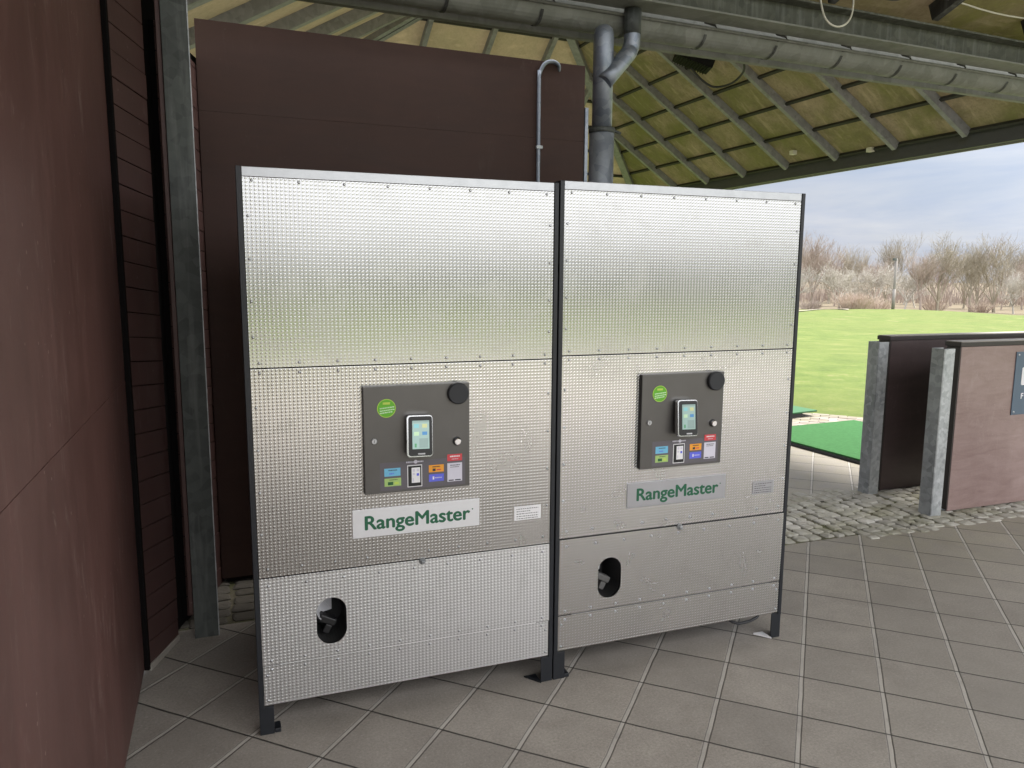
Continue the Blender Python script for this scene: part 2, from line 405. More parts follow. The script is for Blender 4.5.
pv = MB()
pv.poly([(-9,-9.8,0),(12,-9.8,0),(12,-4.6,0),(-9,-4.6,0)])
pv.poly([(-4,-4.6,0),(9.5,-4.6,0),(9.5,3.62,0),(-4,3.62,0)])
pv.poly([(2.2,4.30,0),(9.5,4.30,0),(9.5,6.9,0),(2.2,6.9,0)])
pv.poly([(-4,4.30,0),(2.2,4.30,0),(2.2,13,0),(-4,13,0)])
for (a, b) in (((-4,-4.6),(9.5,-4.6)), ((9.5,-4.6),(9.5,6.9)), ((9.5,6.9),(2.2,6.9)), ((2.2,6.9),(2.2,13))):
    pv.poly([(a[0],a[1],0),(b[0],b[1],0),(b[0],b[1],-.06),(a[0],a[1],-.06)])
tag(pv.build('paving', MT['paving']), kind='structure')

# sett strip: bed plus single stones
cb = MB(); cb.m = 1
cb.poly([(-4,3.62,-.007),(9.5,3.62,-.007),(9.5,4.30,-.007),(-4,4.30,-.007)])
cb.m = 0
rnd = random.Random(3)
def sett(cx, cy, w, d, h, rot):
    n = 8; ring = []
    for k in range(n):
        a = 2*math.pi*(k+.5)/n; c, s = math.cos(a), math.sin(a)
        rx = math.copysign(abs(c)**.45, c)*w/2*rnd.uniform(.88,1.06); ry = math.copysign(abs(s)**.45, s)*d/2*rnd.uniform(.88,1.06)
        ring.append((cx+rx*math.cos(rot)-ry*math.sin(rot), cy+rx*math.sin(rot)+ry*math.cos(rot)))
    hh = [h+rnd.uniform(-.003,.003) for _ in range(n)]
    P = [(x, y, -.02) for x, y in ring] + [(x, y, hh[i]-.006) for i, (x, y) in enumerate(ring)]
    P += [(cx+(x-cx)*.8, cy+(y-cy)*.8, hh[i]) for i, (x, y) in enumerate(ring)] + [(cx, cy, h+.002)]
    F = []
    for k in range(n):
        k2 = (k+1) % n
        F += [(k,k2,n+k2,n+k), (n+k,n+k2,2*n+k2,2*n+k), (2*n+k,2*n+k2,3*n)]
    cb.add(P, F)
x = -1.2
while x < 9.4:
    w = rnd.uniform(.075,.125); y = 3.50 + rnd.uniform(0,.05) if x > 3.7 else 3.63 + rnd.uniform(0,.02)
    lim = 4.34 if x < 3.4 else 4.46
    while y < lim:
        d = rnd.uniform(.07,.115)
        sett(x+w/2+rnd.uniform(-.015,.015), y+d/2, w-.007, d-.007, rnd.uniform(.002,.007), rnd.uniform(-.12,.12)); y += d
    x += w
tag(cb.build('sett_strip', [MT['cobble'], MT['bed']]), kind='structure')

# apron of pale pavers between the mats and the grass
ap = MB(); a0 = R(-45)
U = Vector((math.cos(a0), math.sin(a0))); V = Vector((-U.y, U.x)); O = Vector((7.0, 6.95))
rnd = random.Random(5)
for i in range(-16, 6):
    for j in range(-9, 0):
        for (du, dv, su, sv) in ((0,0,.2,.1), (0,.1,.2,.1)):
            p = O + U*(i*.2+du + (.1 if dv else 0)) + V*(j*.2+dv)
            if p.y < 6.6 and p.x < 9.4: continue
            q = [p, p+U*(su-.008), p+U*(su-.008)+V*(sv-.008), p+V*(sv-.008)]
            z = .006 + rnd.uniform(0,.005)
            ap.add([(c.x,c.y,-.03) for c in q]+[(c.x,c.y,z) for c in q], [(4,5,6,7),(0,1,5,4),(1,2,6,5),(2,3,7,6),(3,0,4,7)])
tag(ap.build('paved_apron', MT['apron']), kind='structure')

pt = MB(); pt.s = True
for k in range(41):
    a = R(45.8+k*.4); 
    for r in (66+6*math.sin(k*.5), 70+6*math.sin(k*.5)+1.2*math.sin(k*1.7)):
        x, y = r*math.cos(a), r*math.sin(a); pt.v.append((x, y, zterr(x,y)+.05))
for k in range(40): pt.face((2*k,2*k+1,2*k+3,2*k+2))
MT['path'] = m_soil('pale_gravel', (.26,.235,.18), (.38,.35,.29))
tag(pt.build('gravel_path', MT['path']), kind='structure')

# ------------------------------------------------------------------ walls
w = empty('plywood_wall', (-.42,1.4,0), label='red brown plywood wall close on the left with a scuffed face', cat='wall')
def wpt(y): return -.437 + (3.28-y)*.0185 - .0
s = MB()
def slab(mb, p, q, z0, z1, t, bev=.003):
    """vertical slab with its visible face from p to q, thickness t to the left of p->q"""
    p = Vector((*p,0)); q = Vector((*q,0)); L = (q-p).length; a = math.atan2(q.y-p.y, q.x-p.x)
    mb.box((0,0,z0),(L,t,z1), bev, Matrix.Translation(p) @ Matrix.Rotation(a, 4, 'Z'))
wl = Matrix.Translation((.42,-1.4,0))
lo = MB(); slab(lo, (wpt(-1.6),-1.6), (wpt(3.27),3.27), .02, 1.233, .021, .0008)
lo.v = [tuple(wl @ Vector(p)) for p in lo.v]; lo.build('lower_sheet', MT['ply_left'], w)
up = MB(); slab(up, (wpt(-1.6)-.0008,-1.6), (wpt(3.27)-.0008,3.27), 1.2341, 3.35, .021, .0008)
up.v = [tuple(wl @ Vector(p)) for p in up.v]; up.build('upper_sheet', MT['ply_left'], w)
bk = MB(); slab(bk, (wpt(-1.6)-.024,-1.6), (wpt(3.255)-.024,3.255), 0, 3.3, .06)
bk.v = [tuple(wl @ Vector(p)) for p in bk.v]; bk.build('backing_frame', MT['black_gap'], w)

def plank_wall(name, p, q, z0, z1, label, edge=True, bh=.098):
    L = math.hypot(q[0]-p[0], q[1]-p[1]); rz = math.atan2(q[1]-p[1], q[0]-p[0])
    o = empty(name, (p[0],p[1],0), rz, label=label, cat='board wall')
    b = MB(); z = z0; r = random.Random(len(label))
    while z < z1-.01:
        e = min(z+bh-.0035, z1); b.box((0, r.uniform(-.0015,.0015), z), (L, .02, e), .002); z += bh
    b.v = [(x_,y_,z_-.095*x_) for x_,y_,z_ in b.v]
    b.build('boards', MT['plank'], o)
    k = MB(); k.box((.004,.016,z0),(L-.004,.045,z1)); k.build('backing', MT['black_gap'], o)
    if edge:
        e = MB(); e.box((-.006,-.006,z0-.03),(L+.002,.03,z0-.003), .002); e.build('sole_strip', MT['cap_top'], o)
        e = MB(); e.box((-.018,-.004,z0-.02),(-.003,.03,z1), .002); e.build('gap_shade_strip', MT['black_gap'], o)  # black strip painted in for the shade of the gap beside the boards
    return o
o = plank_wall('board_wall', (-.415,3.265), (-.322,3.520), .035, 3.3, 'dark brown horizontal boards between the left plywood wall and a black gap')
b = MB(); b.box((.20,.05,0),(.55,.09,3.3)); b.build('gap_dark_sheet', MT['black_gap'], o)  # black sheet added behind the gap to keep it dark
plank_wall('board_wall', (-.275,3.66), (-.135,4.21), .05, 2.72, 'dark brown boards standing behind the grey steel column', False)

o = empty('panel_wall', (-.15,4.13,0), R(1.6), label='tall dark brown plywood wall behind the silver machines', cat='wall')
b = MB(); b.box((0,0,.03),(2.125,.02,2.4549),.0003); b.build('lower_sheet', MT['ply_back'], o)
b = MB(); b.box((0,0,2.4557),(2.125,.02,2.885),.0003); b.build('upper_sheet', MT['ply_back'], o)
b = MB(); b.box((.02,.024,0),(2.1,.10,2.86)); b.build('backing_frame', MT['black_gap'], o)
b = MB(); b.box((2.128,-.006,.03),(2.150,.035,2.65),.002); b.build('edge_trim', MT['pipe'], o)
c = empty('steel_column', (-.205,3.566,0), label='grey galvanised steel column in the corner by the left wall', cat='column')
b = MB()
b.box((-.05,-.05,0),(.05,-.042,3.05),.001); b.box((.042,-.0415,0),(.05,.05,3.05),.001); b.box((-.05,-.0415,0),(-.042,.05,3.05),.001); b.box((-.0415,.042,0),(.0415,.05,3.05))
b.build('shaft', MT['galv_dk'], c)
b = MB(); b.box((.0505,-.0515,0),(.0545,-.0465,3.05)); b.build('flange_edge', MT['galv_lt'], c)
b = MB(); b.box((-.071,-.035,.12),(-.0535,-.005,3.0),.002); b.build('side_batten', MT['plank'], c)

# ------------------------------------------------------------------ dispensers
def screw_mesh():
    m = MB(); n = 8; P = []
    for r, y in ((.0052,0),(.0046,-.0022),(.0022,-.0032)):
        P += [(r*math.cos(2*math.pi*k/n), y, r*math.sin(2*math.pi*k/n)) for k in range(n)]
    F = [(i*n+k, i*n+(k+1)%n, (i+1)*n+(k+1)%n, (i+1)*n+k) for i in range(2) for k in range(n)] + [[16+k for k in range(n)]]
    m.s = True; m.add(P, F); return m
SCREW = None
def screw(x, z, par, y=-.0001, mat='trim'):
    global SCREW
    if SCREW is None:
        SCREW = screw_mesh().build('screw', MT['trim'], par, (x,y,z)); return SCREW
    c = SCREW.copy(); COL.objects.link(c); c.parent = par; c.location = (x,y,z); return c
def stadium(cx, cz, hw, hh, n=32):
    P = []
    for k in range(n):
        a = 2*math.pi*(k+.5)/n; P.append((cx+hw*math.cos(a), cz+(hh-hw)*(1 if math.sin(a) > 0 else -1)+hw*math.sin(a)))
    return P
def plate_with_hole(mb, x0, x1, z0, z1, hole, y0, y1):
    cx = sum(p[0] for p in hole)/len(hole); cz = sum(p[1] for p in hole)/len(hole); out = []
    n = len(hole)
    for (hx, hz) in hole:
        dx, dz = hx-cx, hz-cz
        t = min(((x1-cx)/dx if dx > 1e-9 else (x0-cx)/dx if dx < -1e-9 else 1e9), ((z1-cz)/dz if dz > 1e-9 else (z0-cz)/dz if dz < -1e-9 else 1e9))
        out.append((cx+dx*t, cz+dz*t))
    def side(p):
        return 0 if abs(p[0]-x1) < 1e-6 else 2 if abs(p[0]-x0) < 1e-6 else 1 if abs(p[1]-z1) < 1e-6 else 3
    corners = {(0,1):(x1,z1),(1,2):(x0,z1),(2,3):(x0,z0),(3,0):(x1,z0)}
    F = [(x, y0, z) for x, z in hole]; B = [(x, y1, z) for x, z in hole]; 
    for k in range(n):
        k2 = (k+1) % n; a, b = out[k], out[k2]; ring = [hole[k], a]
        cs = corners.get((side(a), side(b)))
        if cs: ring.append(cs)
        ring += [b, hole[k2]]
        mb.poly([(x,y0,z) for x, z in ring])
        mb.poly([F[k],F[k2],B[k2],B[k]])
    mb.poly([(x0,y0,z0),(x1,y0,z0),(x1,y1,z0),(x0,y1,z0)]); mb.poly([(x0,y0,z1),(x1,y0,z1),(x1,y1,z1),(x0,y1,z1)])
    mb.poly([(x0,y0,z0),(x0,y0,z1),(x0,y1,z1),(x0,y1,z0)]); mb.poly([(x1,y0,z0),(x1,y0,z1),(x1,y1,z1),(x1,y1,z0)])

def disc(mb, cx, cz, r, y0, y1, n=28, bev=.0):
    P = [(cx+r*math.cos(2*math.pi*k/n), y0, cz+r*math.sin(2*math.pi*k/n)) for k in range(n)]
    if bev:
        Q = [(cx+(r-bev)*math.cos(2*math.pi*k/n), y1, cz+(r-bev)*math.sin(2*math.pi*k/n)) for k in range(n)]
        Mi = [(cx+r*math.cos(2*math.pi*k/n), y1+bev*(1 if y0 > y1 else -1), cz+r*math.sin(2*math.pi*k/n)) for k in range(n)]
        mb.add(P+Mi+Q, [(k,(k+1)%n,n+(k+1)%n,n+k) for k in range(n)]+[(n+k,n+(k+1)%n,2*n+(k+1)%n,2*n+k) for k in range(n)]+[[2*n+k for k in range(n)]])
    else:
        Q = [(x, y1, z) for x, _, z in P]
        mb.add(P+Q, [(k,(k+1)%n,n+(k+1)%n,n+k) for k in range(n)]+[[n+k for k in range(n)]])
def rrect(cx, cz, w, h, r, n=5):
    P = []
    for (sx, sz, a0) in ((1,1,0),(-1,1,90),(-1,-1,180),(1,-1,270)):
        for k in range(n+1):
            a = R(a0+90*k/n); P.append((cx+sx*(w/2-r)+r*math.cos(a), cz+sz*(h/2-r)+r*math.sin(a)))
    return P
def prism(mb, ring, y0, y1, M=None):
    n = len(ring); P = [Vector((x,y0,z)) for x, z in ring]+[Vector((x,y1,z)) for x, z in ring]
    if M: P = [M @ p for p in P]
    mb.add(P, [[k for k in range(n)], [n+k for k in range(n)][::-1]]+[(k,(k+1)%n,n+(k+1)%n,n+k) for k in range(n)])

def text_mesh(name, body, size, mat, parent, loc, rot, extrude=.0006, offset=0, align='LEFT', xs=1.0, bold=0):
    cu = bpy.data.curves.new(name, 'FONT'); cu.body = body; cu.size = size; cu.extrude = extrude; cu.offset = offset; cu.align_x = align
    ob = bpy.data.objects.new(name+'_tmp', cu); COL.objects.link(ob)
    bpy.context.view_layer.update()
    me = bpy.data.meshes.new_from_object(ob.evaluated_get(bpy.context.evaluated_depsgraph_get()))
    bpy.data.objects.remove(ob); bpy.data.curves.remove(cu)
    me.name = name; me.materials.clear(); me.materials.append(mat)
    if bold:
        bm = bmesh.new()
        for i, (dx, dy) in enumerate(((0,0),(bold,0),(-bold,0),(0,bold*.8),(0,-bold*.8))):
            k0 = len(bm.verts); bm.from_mesh(me); bm.verts.ensure_lookup_table()
            for v in bm.verts[k0:]: v.co += Vector((dx,dy,i*.00008))
        bm.to_mesh(me); bm.free()
    o = bpy.data.objects.new(name, me); COL.objects.link(o); o.parent = parent; o.location = loc; o.rotation_euler = rot; o.scale = (xs,1,1)
    return o

YM = 2.647
W = 1.142
def dispenser(x0, dz, label, ex, first):
    root = empty('ball_dispenser', (x0, YM, 0), label=label, cat='ball dispenser', group='golf ball dispensers standing side by side')
    T = 'tread'
    # dark cabinet: posts, sides, back, roof
    f = MB()
    for xa, xb in ((0,.017),(W-.017,W)):
        f.box((xa,-.004,.10+dz),(xb,.06,1.999+dz),.0015)
    f.box((0,.0605,.12+dz),(.012,.86,1.99+dz)); f.box((W-.012,.0605,.12+dz),(W,.86,1.99+dz))
    f.box((.0125,.848,.12+dz),(W-.0125,.86,1.99+dz)); f.box((.0125,.0605,1.975+dz),(W-.0125,.847,1.99+dz))
    f.box((.0125,.0605,.115+dz),(W-.0125,.847,.125+dz))
    f.build('cabinet', MT['frame'], root)
    for i, (xa, xb) in enumerate(((0,.05),(W-.05,W))):
        l = MB(); l.box((xa,-.002,0),(xb,.004,.108+dz),.001)
        ox = xa if i == 0 else xb-.006
        l.box((ox,.0045,0),(ox+.006,.05,.108+dz),.001)
        lo_ = l.build('leg', MT['frame'], root)
        p = MB()
        if i == 0: p.box((xb+.001,.0,.0),(xb+.022,.05,.016),.002)
        else: p.add([(xa-.001,-.01,.001),(xa-.001,.055,.001),(xa-.052,.055,.001),(xa-.001,-.01,.008),(xa-.001,.055,.008),(xa-.052,.055,.008)], [(0,1,2),(3,4,5),(0,1,4,3),(1,2,5,4),(2,0,3,5)])
        p.build('foot_plate', MT['frame'] if i == 0 or first else MT['white'], lo_)
    for xa, xb in ((.02,.05),(W-.05,W-.02)):
        l = MB(); l.box((xa,.81,0),(xb,.84,.12+dz)); l.build('leg', MT['frame'], root)
    xl, xr = .0185, W-.0185
    # sheets
    p = MB(); p.box((xl,0,1.336+dz),(xr,.003,1.966+dz),.0008); top = p.build('top_sheet', MT['tread_top'], root)
    p = MB(); p.box((xl,-.001,1.967+dz),(xr,.02,1.998+dz),.0012); p.build('top_trim', MT['trim'], root)
    p = MB(); p.box((xl,0,.592+dz),(xr,.003,1.332+dz),.0008); mid = p.build('middle_sheet', MT['tread'] if first else MT['tread_b'], root)
    # flap, hinged along its lower edge, with the outlet opening
    hx = (.263 if first else .248); hz = .400+dz
    zb, zt = .266+dz, .588+dz
    p = MB(); ha, hb = hx-.10, hx+.10
    plate_with_hole(p, ha, hb, .02, zt-zb-.02, stadium(hx, hz-zb, .054, .088), 0, .003)
    p.box((xl,0,0),(ha,.003,zt-zb)); p.box((hb,0,0),(xr,.003,zt-zb)); p.box((ha,0,0),(hb,.003,.02)); p.box((ha,0,zt-zb-.02),(hb,.003,zt-zb))
    flap = p.build('flap_sheet', MT['tread_c'] if first else MT['tread_b'], root, (0,-.001,zb))
    flap.rotation_euler = (R(-1.0) if first else R(.8), 0, 0)
    flap.location.y = -.0055 if first else -.0005
    p = MB(); p.box((xl,0,.112+dz),(xr,.003,.262+dz),.0008); kick = p.build('kick_sheet', MT['tread_c'] if first else MT['tread_b'], root)
    kick.rotation_euler = (0,0,0)
    # outlet: lining tube, pale chute and dark nozzle behind the opening
    q = MB(); ring = stadium(hx, hz, .056, .090); n = len(ring)
    ys = (.012,.17)
    q.s = True
    for k in range(n):
        k2 = (k+1) % n; q.poly([(ring[k][0],ys[0],ring[k][1]),(ring[k2][0],ys[0],ring[k2][1]),(ring[k2][0],ys[1],ring[k2][1]),(ring[k][0],ys[1],ring[k][1])])
    q.s = False; q.poly([(x,ys[1],z) for x, z in ring])
    out = q.build('outlet', MT['inside'], root)
    q = MB(); q.s = True
    n = 12
    for k in range(n):
        a0_, a1_ = R(95+k*11), R(95+(k+1)*11); r = .050
        q.poly([(hx+r*math.cos(a0_)-.002,.015,hz+.036+r*math.sin(a0_)),(hx+r*math.cos(a1_)-.002,.015,hz+.036+r*math.sin(a1_)),(hx+r*math.cos(a1_)+.02,.13,hz+.02+r*math.sin(a1_)),(hx+r*math.cos(a0_)+.02,.13,hz+.02+r*math.sin(a0_))])
    q.s = False
    q.poly([(hx-.052,.09,hz+.09),(hx+.012,.11,hz+.09),(hx+.012,.11,hz-.005),(hx-.052,.06,hz+.004)])
    q.build('chute', MT['lt_grey'], out)
    q = MB(); Mz = Matrix.Translation((hx-.012,.05,hz-.012)) @ Matrix.Rotation(R(28),4,'Y')
    q.box((-.03,-.02,-.014),(.034,.02,.012),.004,Mz); q.box((.004,-.014,-.05),(.03,.014,-.016),.004,Mz)
    q.build('nozzle', MT['grey_pl'] if not first else MT['black_pl'], out)
    # screws
    def row(par, z, n, xa=xl+.03, xb=xr-.03, y=-.0003, j=.0):
        for k in range(n): screw(xa+(xb-xa)*k/(n-1), z, par, y)
    row(top, 1.352+dz, 9); row(top, 1.955+dz, 8)
    for z in (1.44,1.56,1.70,1.84): screw(xl+.014, z+dz, top, -.0003); screw(xr-.014, z+dz, top, -.0003)
    row(mid, 1.318+dz, 9); row(mid, .622+dz, 10)
    for z in (.75,.9,1.05,1.2): screw(xl+.014, z+dz, mid, -.0003); screw(xr-.014, z+dz, mid, -.0003)
    row(flap, zt-zb-.028, 9); row(flap, .016, 10)
    row(kick, .246+dz, 10)
    for z in (.13,.225): screw(xl+.014, z+dz, kick, -.0003); screw(xr-.014, z+dz, kick, -.0003)
    for (xa, xb) in ((xl, xl+.06), (xr-.055, xr)):
        q = MB(); q.box((xa,-.0016,.2625+dz),(xb,.0008,.2655+dz)); q.build('seam_slot', MT['black_gap'], kick)
    q = MB(); lx = .603+ex
    disc(q, lx, zt-zb-.004, .013, 0, -.004, 20, .001); q.box((lx-.007,-.016,zt-zb-.012),(lx+.007,-.004,zt-zb),.002)
    q.build('flap_lock', MT['galv'], flap)
    # operating panel
    px0, px1, pz0, pz1 = .391+ex, .783+ex, .866, 1.259; pw = .392
    X = lambda u: px0+u*pw
    Z = lambda v: pz1-(v-.020)*pw
    yf = -.022
    p = MB(); p.box((px0,yf,pz0),(px1,-.0005,pz1),.0015)
    pan = p.build('operating_panel', [MT['plate'], MT['black_pl']], root)
    p = MB(); p.box((px0-.0012,yf+.002,pz0+.002),(px0-.0002,-.0005,pz1-.002)); p.build('left_side_strip', MT['black_pl'], pan)  # black strip over the panel's left side
    p = MB(); p.box((X(.14),yf-.0006,Z(1.0)),(X(.955),yf-.0001,Z(.735))); p.build('film', MT['label_sheet'], pan)
    # round sticker
    p = MB(); disc(p, X(.21), Z(.225), .034, yf-.0001, yf-.0012); p.m = 1
    for (du, dv, ww, hh) in ((0,.018,.026,.008),):
        p.box((X(.21)-ww/2,yf-.0018,Z(.225)+dv-hh/2),(X(.21)+ww/2,yf-.0013,Z(.225)+dv+hh/2))
    p.m = 2
    rr = random.Random(4)
    for dv in (.002,-.007,-.015):
        xx = X(.21)-.024
        while xx < X(.21)+.022:
            wd = rr.uniform(.003,.008); p.box((xx,yf-.0018,Z(.225)+dv-.0018+(xx-X(.21))*.1),(xx+wd,yf-.0013,Z(.225)+dv+.0022+(xx-X(.21))*.1)); xx += wd+.0018
    n = 28
    P = []
    for r in (.0315,.0335): P += [(X(.21)+r*math.cos(2*math.pi*k/n), yf-.0014, Z(.225)+r*math.sin(2*math.pi*k/n)) for k in range(n)]
    p.m = 1; p.add(P, [(k,(k+1)%n,n+(k+1)%n,n+k) for k in range(n)])
    p.build('round_sticker', [MT['st_green'], MT['st_yell'], MT['st_pale']], pan)
    p = MB(); disc(p, X(.885), Z(.115), .040, yf, yf-.017, 40, .004); p.build('knob', MT['black_rub'], pan)
    p = MB(); disc(p, X(.092), Z(.525), .0105, yf, yf-.006, 20, .0015); p.m = 1; p.box((X(.092)-.001,yf-.0066,Z(.525)-.005),(X(.092)+.001,yf-.0061,Z(.525)+.005)); p.build('key_lock', [MT['trim'], MT['ink']], pan)
    p = MB(); p.m = 1; disc(p, X(.876), Z(.575), .0165, yf, yf-.004, 24, .001); p.m = 0; disc(p, X(.876), Z(.575), .0125, yf-.0041, yf-.016, 24, .002); p.build('push_button', [MT['chrome'], MT['black_pl']], pan)
    # card terminal: body, bezel, face, screen
    tx, tz = X(.495), Z(.485)
    Mt = Matrix.Translation((tx, yf-.030, tz)) @ Matrix.Rotation(R(-7),4,'X') @ Matrix.Rotation(R(1.5),4,'Y')
    p = MB(); p.box((tx-.040,yf-.034,tz-.066),(tx+.040,yf-.0002,tz+.066),.004)
    ter = p.build('card_terminal', [MT['grey_pl']], root)
    p = MB(); prism(p, rrect(0,0,.094,.150,.012), .010, -.010, Mt); p.m = 1; prism(p, rrect(.002,.0,.086,.142,.009), -.0105, -.0125, Mt)
    p.build('bezel', [MT['chrome'], MT['black_pl']], ter)
    st = .14 if first else .04
    p = MB(); p.box((-.028,-.0136,-.046),(.034,-.0127,.056),0,Mt)
    p.m = 1; p.box((-.022,-.0142,.030),(-.004,-.0138,.044),0,Mt)
    p.m = 2; p.box((.008,-.0142,.030),(.026,-.0138,.044),0,Mt)
    p.m = 3; p.box((-.022,-.0142,.002),(-.004,-.0138,.016),0,Mt)
    p.m = 4; p.box((.008,-.0142,.004),(.026,-.0138,.016),0,Mt)
    p.m = 5; p.box((-.020,-.0142,-.040),(-.013,-.0138,-.026),0,Mt)
    p.m = 6; p.box((-.027,-.0142,.0495),(.033,-.0138,.0545),0,Mt)
    p.m = 6; p.box((-.003,-.0142,-.042),(.029,-.0138,-.008),0,Mt)
    q = p.build('screen', [m_screen('lit_screen', (.34,.48,.45), st), m_screen('icon_teal', (.25,.55,.58), st), m_screen('icon_olive', (.55,.58,.30), st), m_screen('icon_mint', (.50,.68,.45), st), m_screen('icon_blue', (.10,.28,.55), st), m_screen('icon_green', (.12,.35,.18), st), m_screen('screen_pale', (.28,.38,.36), st)], ter)
    p = MB(); p.box((-.008,-.0145,-.0665),(.018,-.0128,-.061),.0005,Mt); p.build('slot_mark', MT['lt_grey'], ter)
    # stickers
    def sticker(name, u0, u1, v0, v1, base, marks):
        mats = [MT[base]]; p = MB(); p.box((X(u0),yf-.0014,Z(v1)),(X(u1),yf-.0007,Z(v0)))
        for (a, b, c_, d, mt) in marks:
            if MT[mt] not in mats: mats.append(MT[mt])
            p.m = mats.index(MT[mt])
            p.box((X(u0+(u1-u0)*a),yf-.0019,Z(v0+(v1-v0)*d)),(X(u0+(u1-u0)*b),yf-.0015,Z(v0+(v1-v0)*c_)))
        p.build(name, mats, pan)
    def words(a, b, v, h, mt, seed):
        r = random.Random(seed); o_ = []; x = a
        while x < b:
            ww = r.uniform(.03,.08); o_.append((x, min(x+ww,b), v-h/2, v+h/2, mt)); x += ww+.025
        return o_
    sticker('sticker', .18,.33,.79,.865,'blue', words(.25,.8,.25,.12,'ink',1)+words(.3,.62,.68,.16,'indigo',2))
    sticker('sticker', .18,.335,.885,.96,'lime', words(.3,.8,.2,.1,'ink',3)+[(.2,.52,.45,.85,'turf_dk'),(.6,.85,.5,.8,'st_yell')])
    sticker('sticker', .60,.745,.79,.86,'orange', words(.25,.75,.25,.14,'ink',5)+[(.25,.45,.5,.85,'ink'),(.52,.8,.6,.76,'red')])
    sticker('sticker', .60,.745,.88,.95,'indigo', [(.25,.35,.3,.72,'white')]+words(.42,.85,.5,.14,'lilac',6))
    sticker('sticker', .78,.925,.70,.765,'red', words(.18,.85,.32,.2,'white',7)+words(.3,.75,.72,.1,'lilac',8))
    sticker('sticker', .78,.925,.785,.965,'lilac', words(.2,.85,.12,.05,'ink',9)+words(.2,.8,.22,.04,'grey_pl',10)+[(.08,.42,.9,.96,'ink'),(.52,.9,.9,.96,'ink')])
    sticker('sticker', .395,.535,.775,.985,'white', [(.05,.95,.035,.965,'black_pl')])
    p = MB()
    for (a, b, v0, v1, k) in ((.435,.515,.80,.945,0),(.445,.468,.812,.838,1),(.482,.505,.812,.838,1),(.445,.468,.85,.87,1),(.482,.505,.855,.88,2),(.445,.455,.90,.935,1)):
        p.m = k; p.box((X(a),yf-.0026-.0003*(k>0),Z(v1)),(X(b),yf-.0020-.0003*(k>0),Z(v0)))
    p.build('phone_picture', [MT['white'], MT['lilac'], MT['indigo']], pan)
    p = MB()
    for (a, b, c_, d, mt) in words(0,.9,.5,.6,'lilac',12): p.box((X(.385+a*.18),yf-.0013,Z(.752)),(X(.385+b*.18),yf-.0007,Z(.738)))
    disc(p, X(.475), Z(.745), .007, yf-.0007, yf-.0016, 14)
    p.build('caption', MT['lilac'], pan)
    # name plate
    nx0, nx1, nz0, nz1 = .346+ex, .828+ex, .700, .806
    p = MB(); p.box((nx0,-.004,nz0),(nx1,-.0004,nz1),.0008); npl = p.build('name_plate', MT['namepl_w'] if first else MT['namepl'], root)
    t = text_mesh('lettering', 'RangeMaster', .0735, MT['green_ink'], npl, (nx0+.040,-.0044,nz0+.0295), (math.pi/2,0,0), .0004, 0, bold=.0020)
    wd = t.dimensions.x
    bpy.context.view_layer.update(); wd = max(v.co.x for v in t.data.vertices)
    t.scale.x = .405/wd
    p = MB(); disc(p, nx0+.040+.414, nz0+.068, .0028, -.0041, -.0047, 12); p.build('trademark_dot', MT['green_ink'], npl)
    # rating label
    a = .972+ex*.9
    p = MB(); p.box((a,-.0014,.700),(a+.112,-.0005,.757)); p.m = 1
    for v_, sd in ((.746,1),(.736,2),(.726,3),(.716,4),(.707,5)):
        for (s0, s1, _, _, _) in words(.08,.9 if sd != 2 else .6,.5,.1,'ink',sd+20): p.box((a+.112*s0,-.0018,v_-.0016),(a+.112*s1,-.00145,v_+.0014))
    p.build('rating_label', [MT['white'] if first else MT['namepl'], MT['grey_pl']], root)
    return root
dispenser(.005, 0, 'left silver ball dispenser, nearest the brown walls, with the brighter lower flap', 0.0, True)
dispenser(1.153, .010, 'right silver ball dispenser, nearest the open field, with the dull lower flap', -.026, False)

cbl = MB()
P = [(2.10,2.95,.012),(2.20,2.86,.012),(2.24,2.80,.03),(2.30,2.79,.045),(2.36,2.83,.05),(2.38,2.95,.11),(2.36,3.05,.2)]
def smooth_path(P, k=6):
    P = [Vector(p) for p in P]; Q = [P[0]+(P[0]-P[1])]+P+[P[-1]+(P[-1]-P[-2])]; o = []
    for i in range(1, len(Q)-2):
        a, b, c_, d = Q[i-1], Q[i], Q[i+1], Q[i+2]
        for j in range(k):
            t = j/k; o.append(.5*((2*b)+(c_-a)*t+(2*a-5*b+4*c_-d)*t*t+(3*b-a-3*c_+d)*t**3))
    o.append(P[-1]); return o
cbl.tube(smooth_path([(2.00,2.76,.20),(2.03,2.69,.118),(2.06,2.658,.098),(2.11,2.655,.096),(2.15,2.657,.102),(2.185,2.665,.118),(2.20,2.70,.18)]), .0065, 8)
tag(cbl.build('power_cable', MT['black_rub']), 'black cable sagging below the kick sheet of the right dispenser', 'cable')

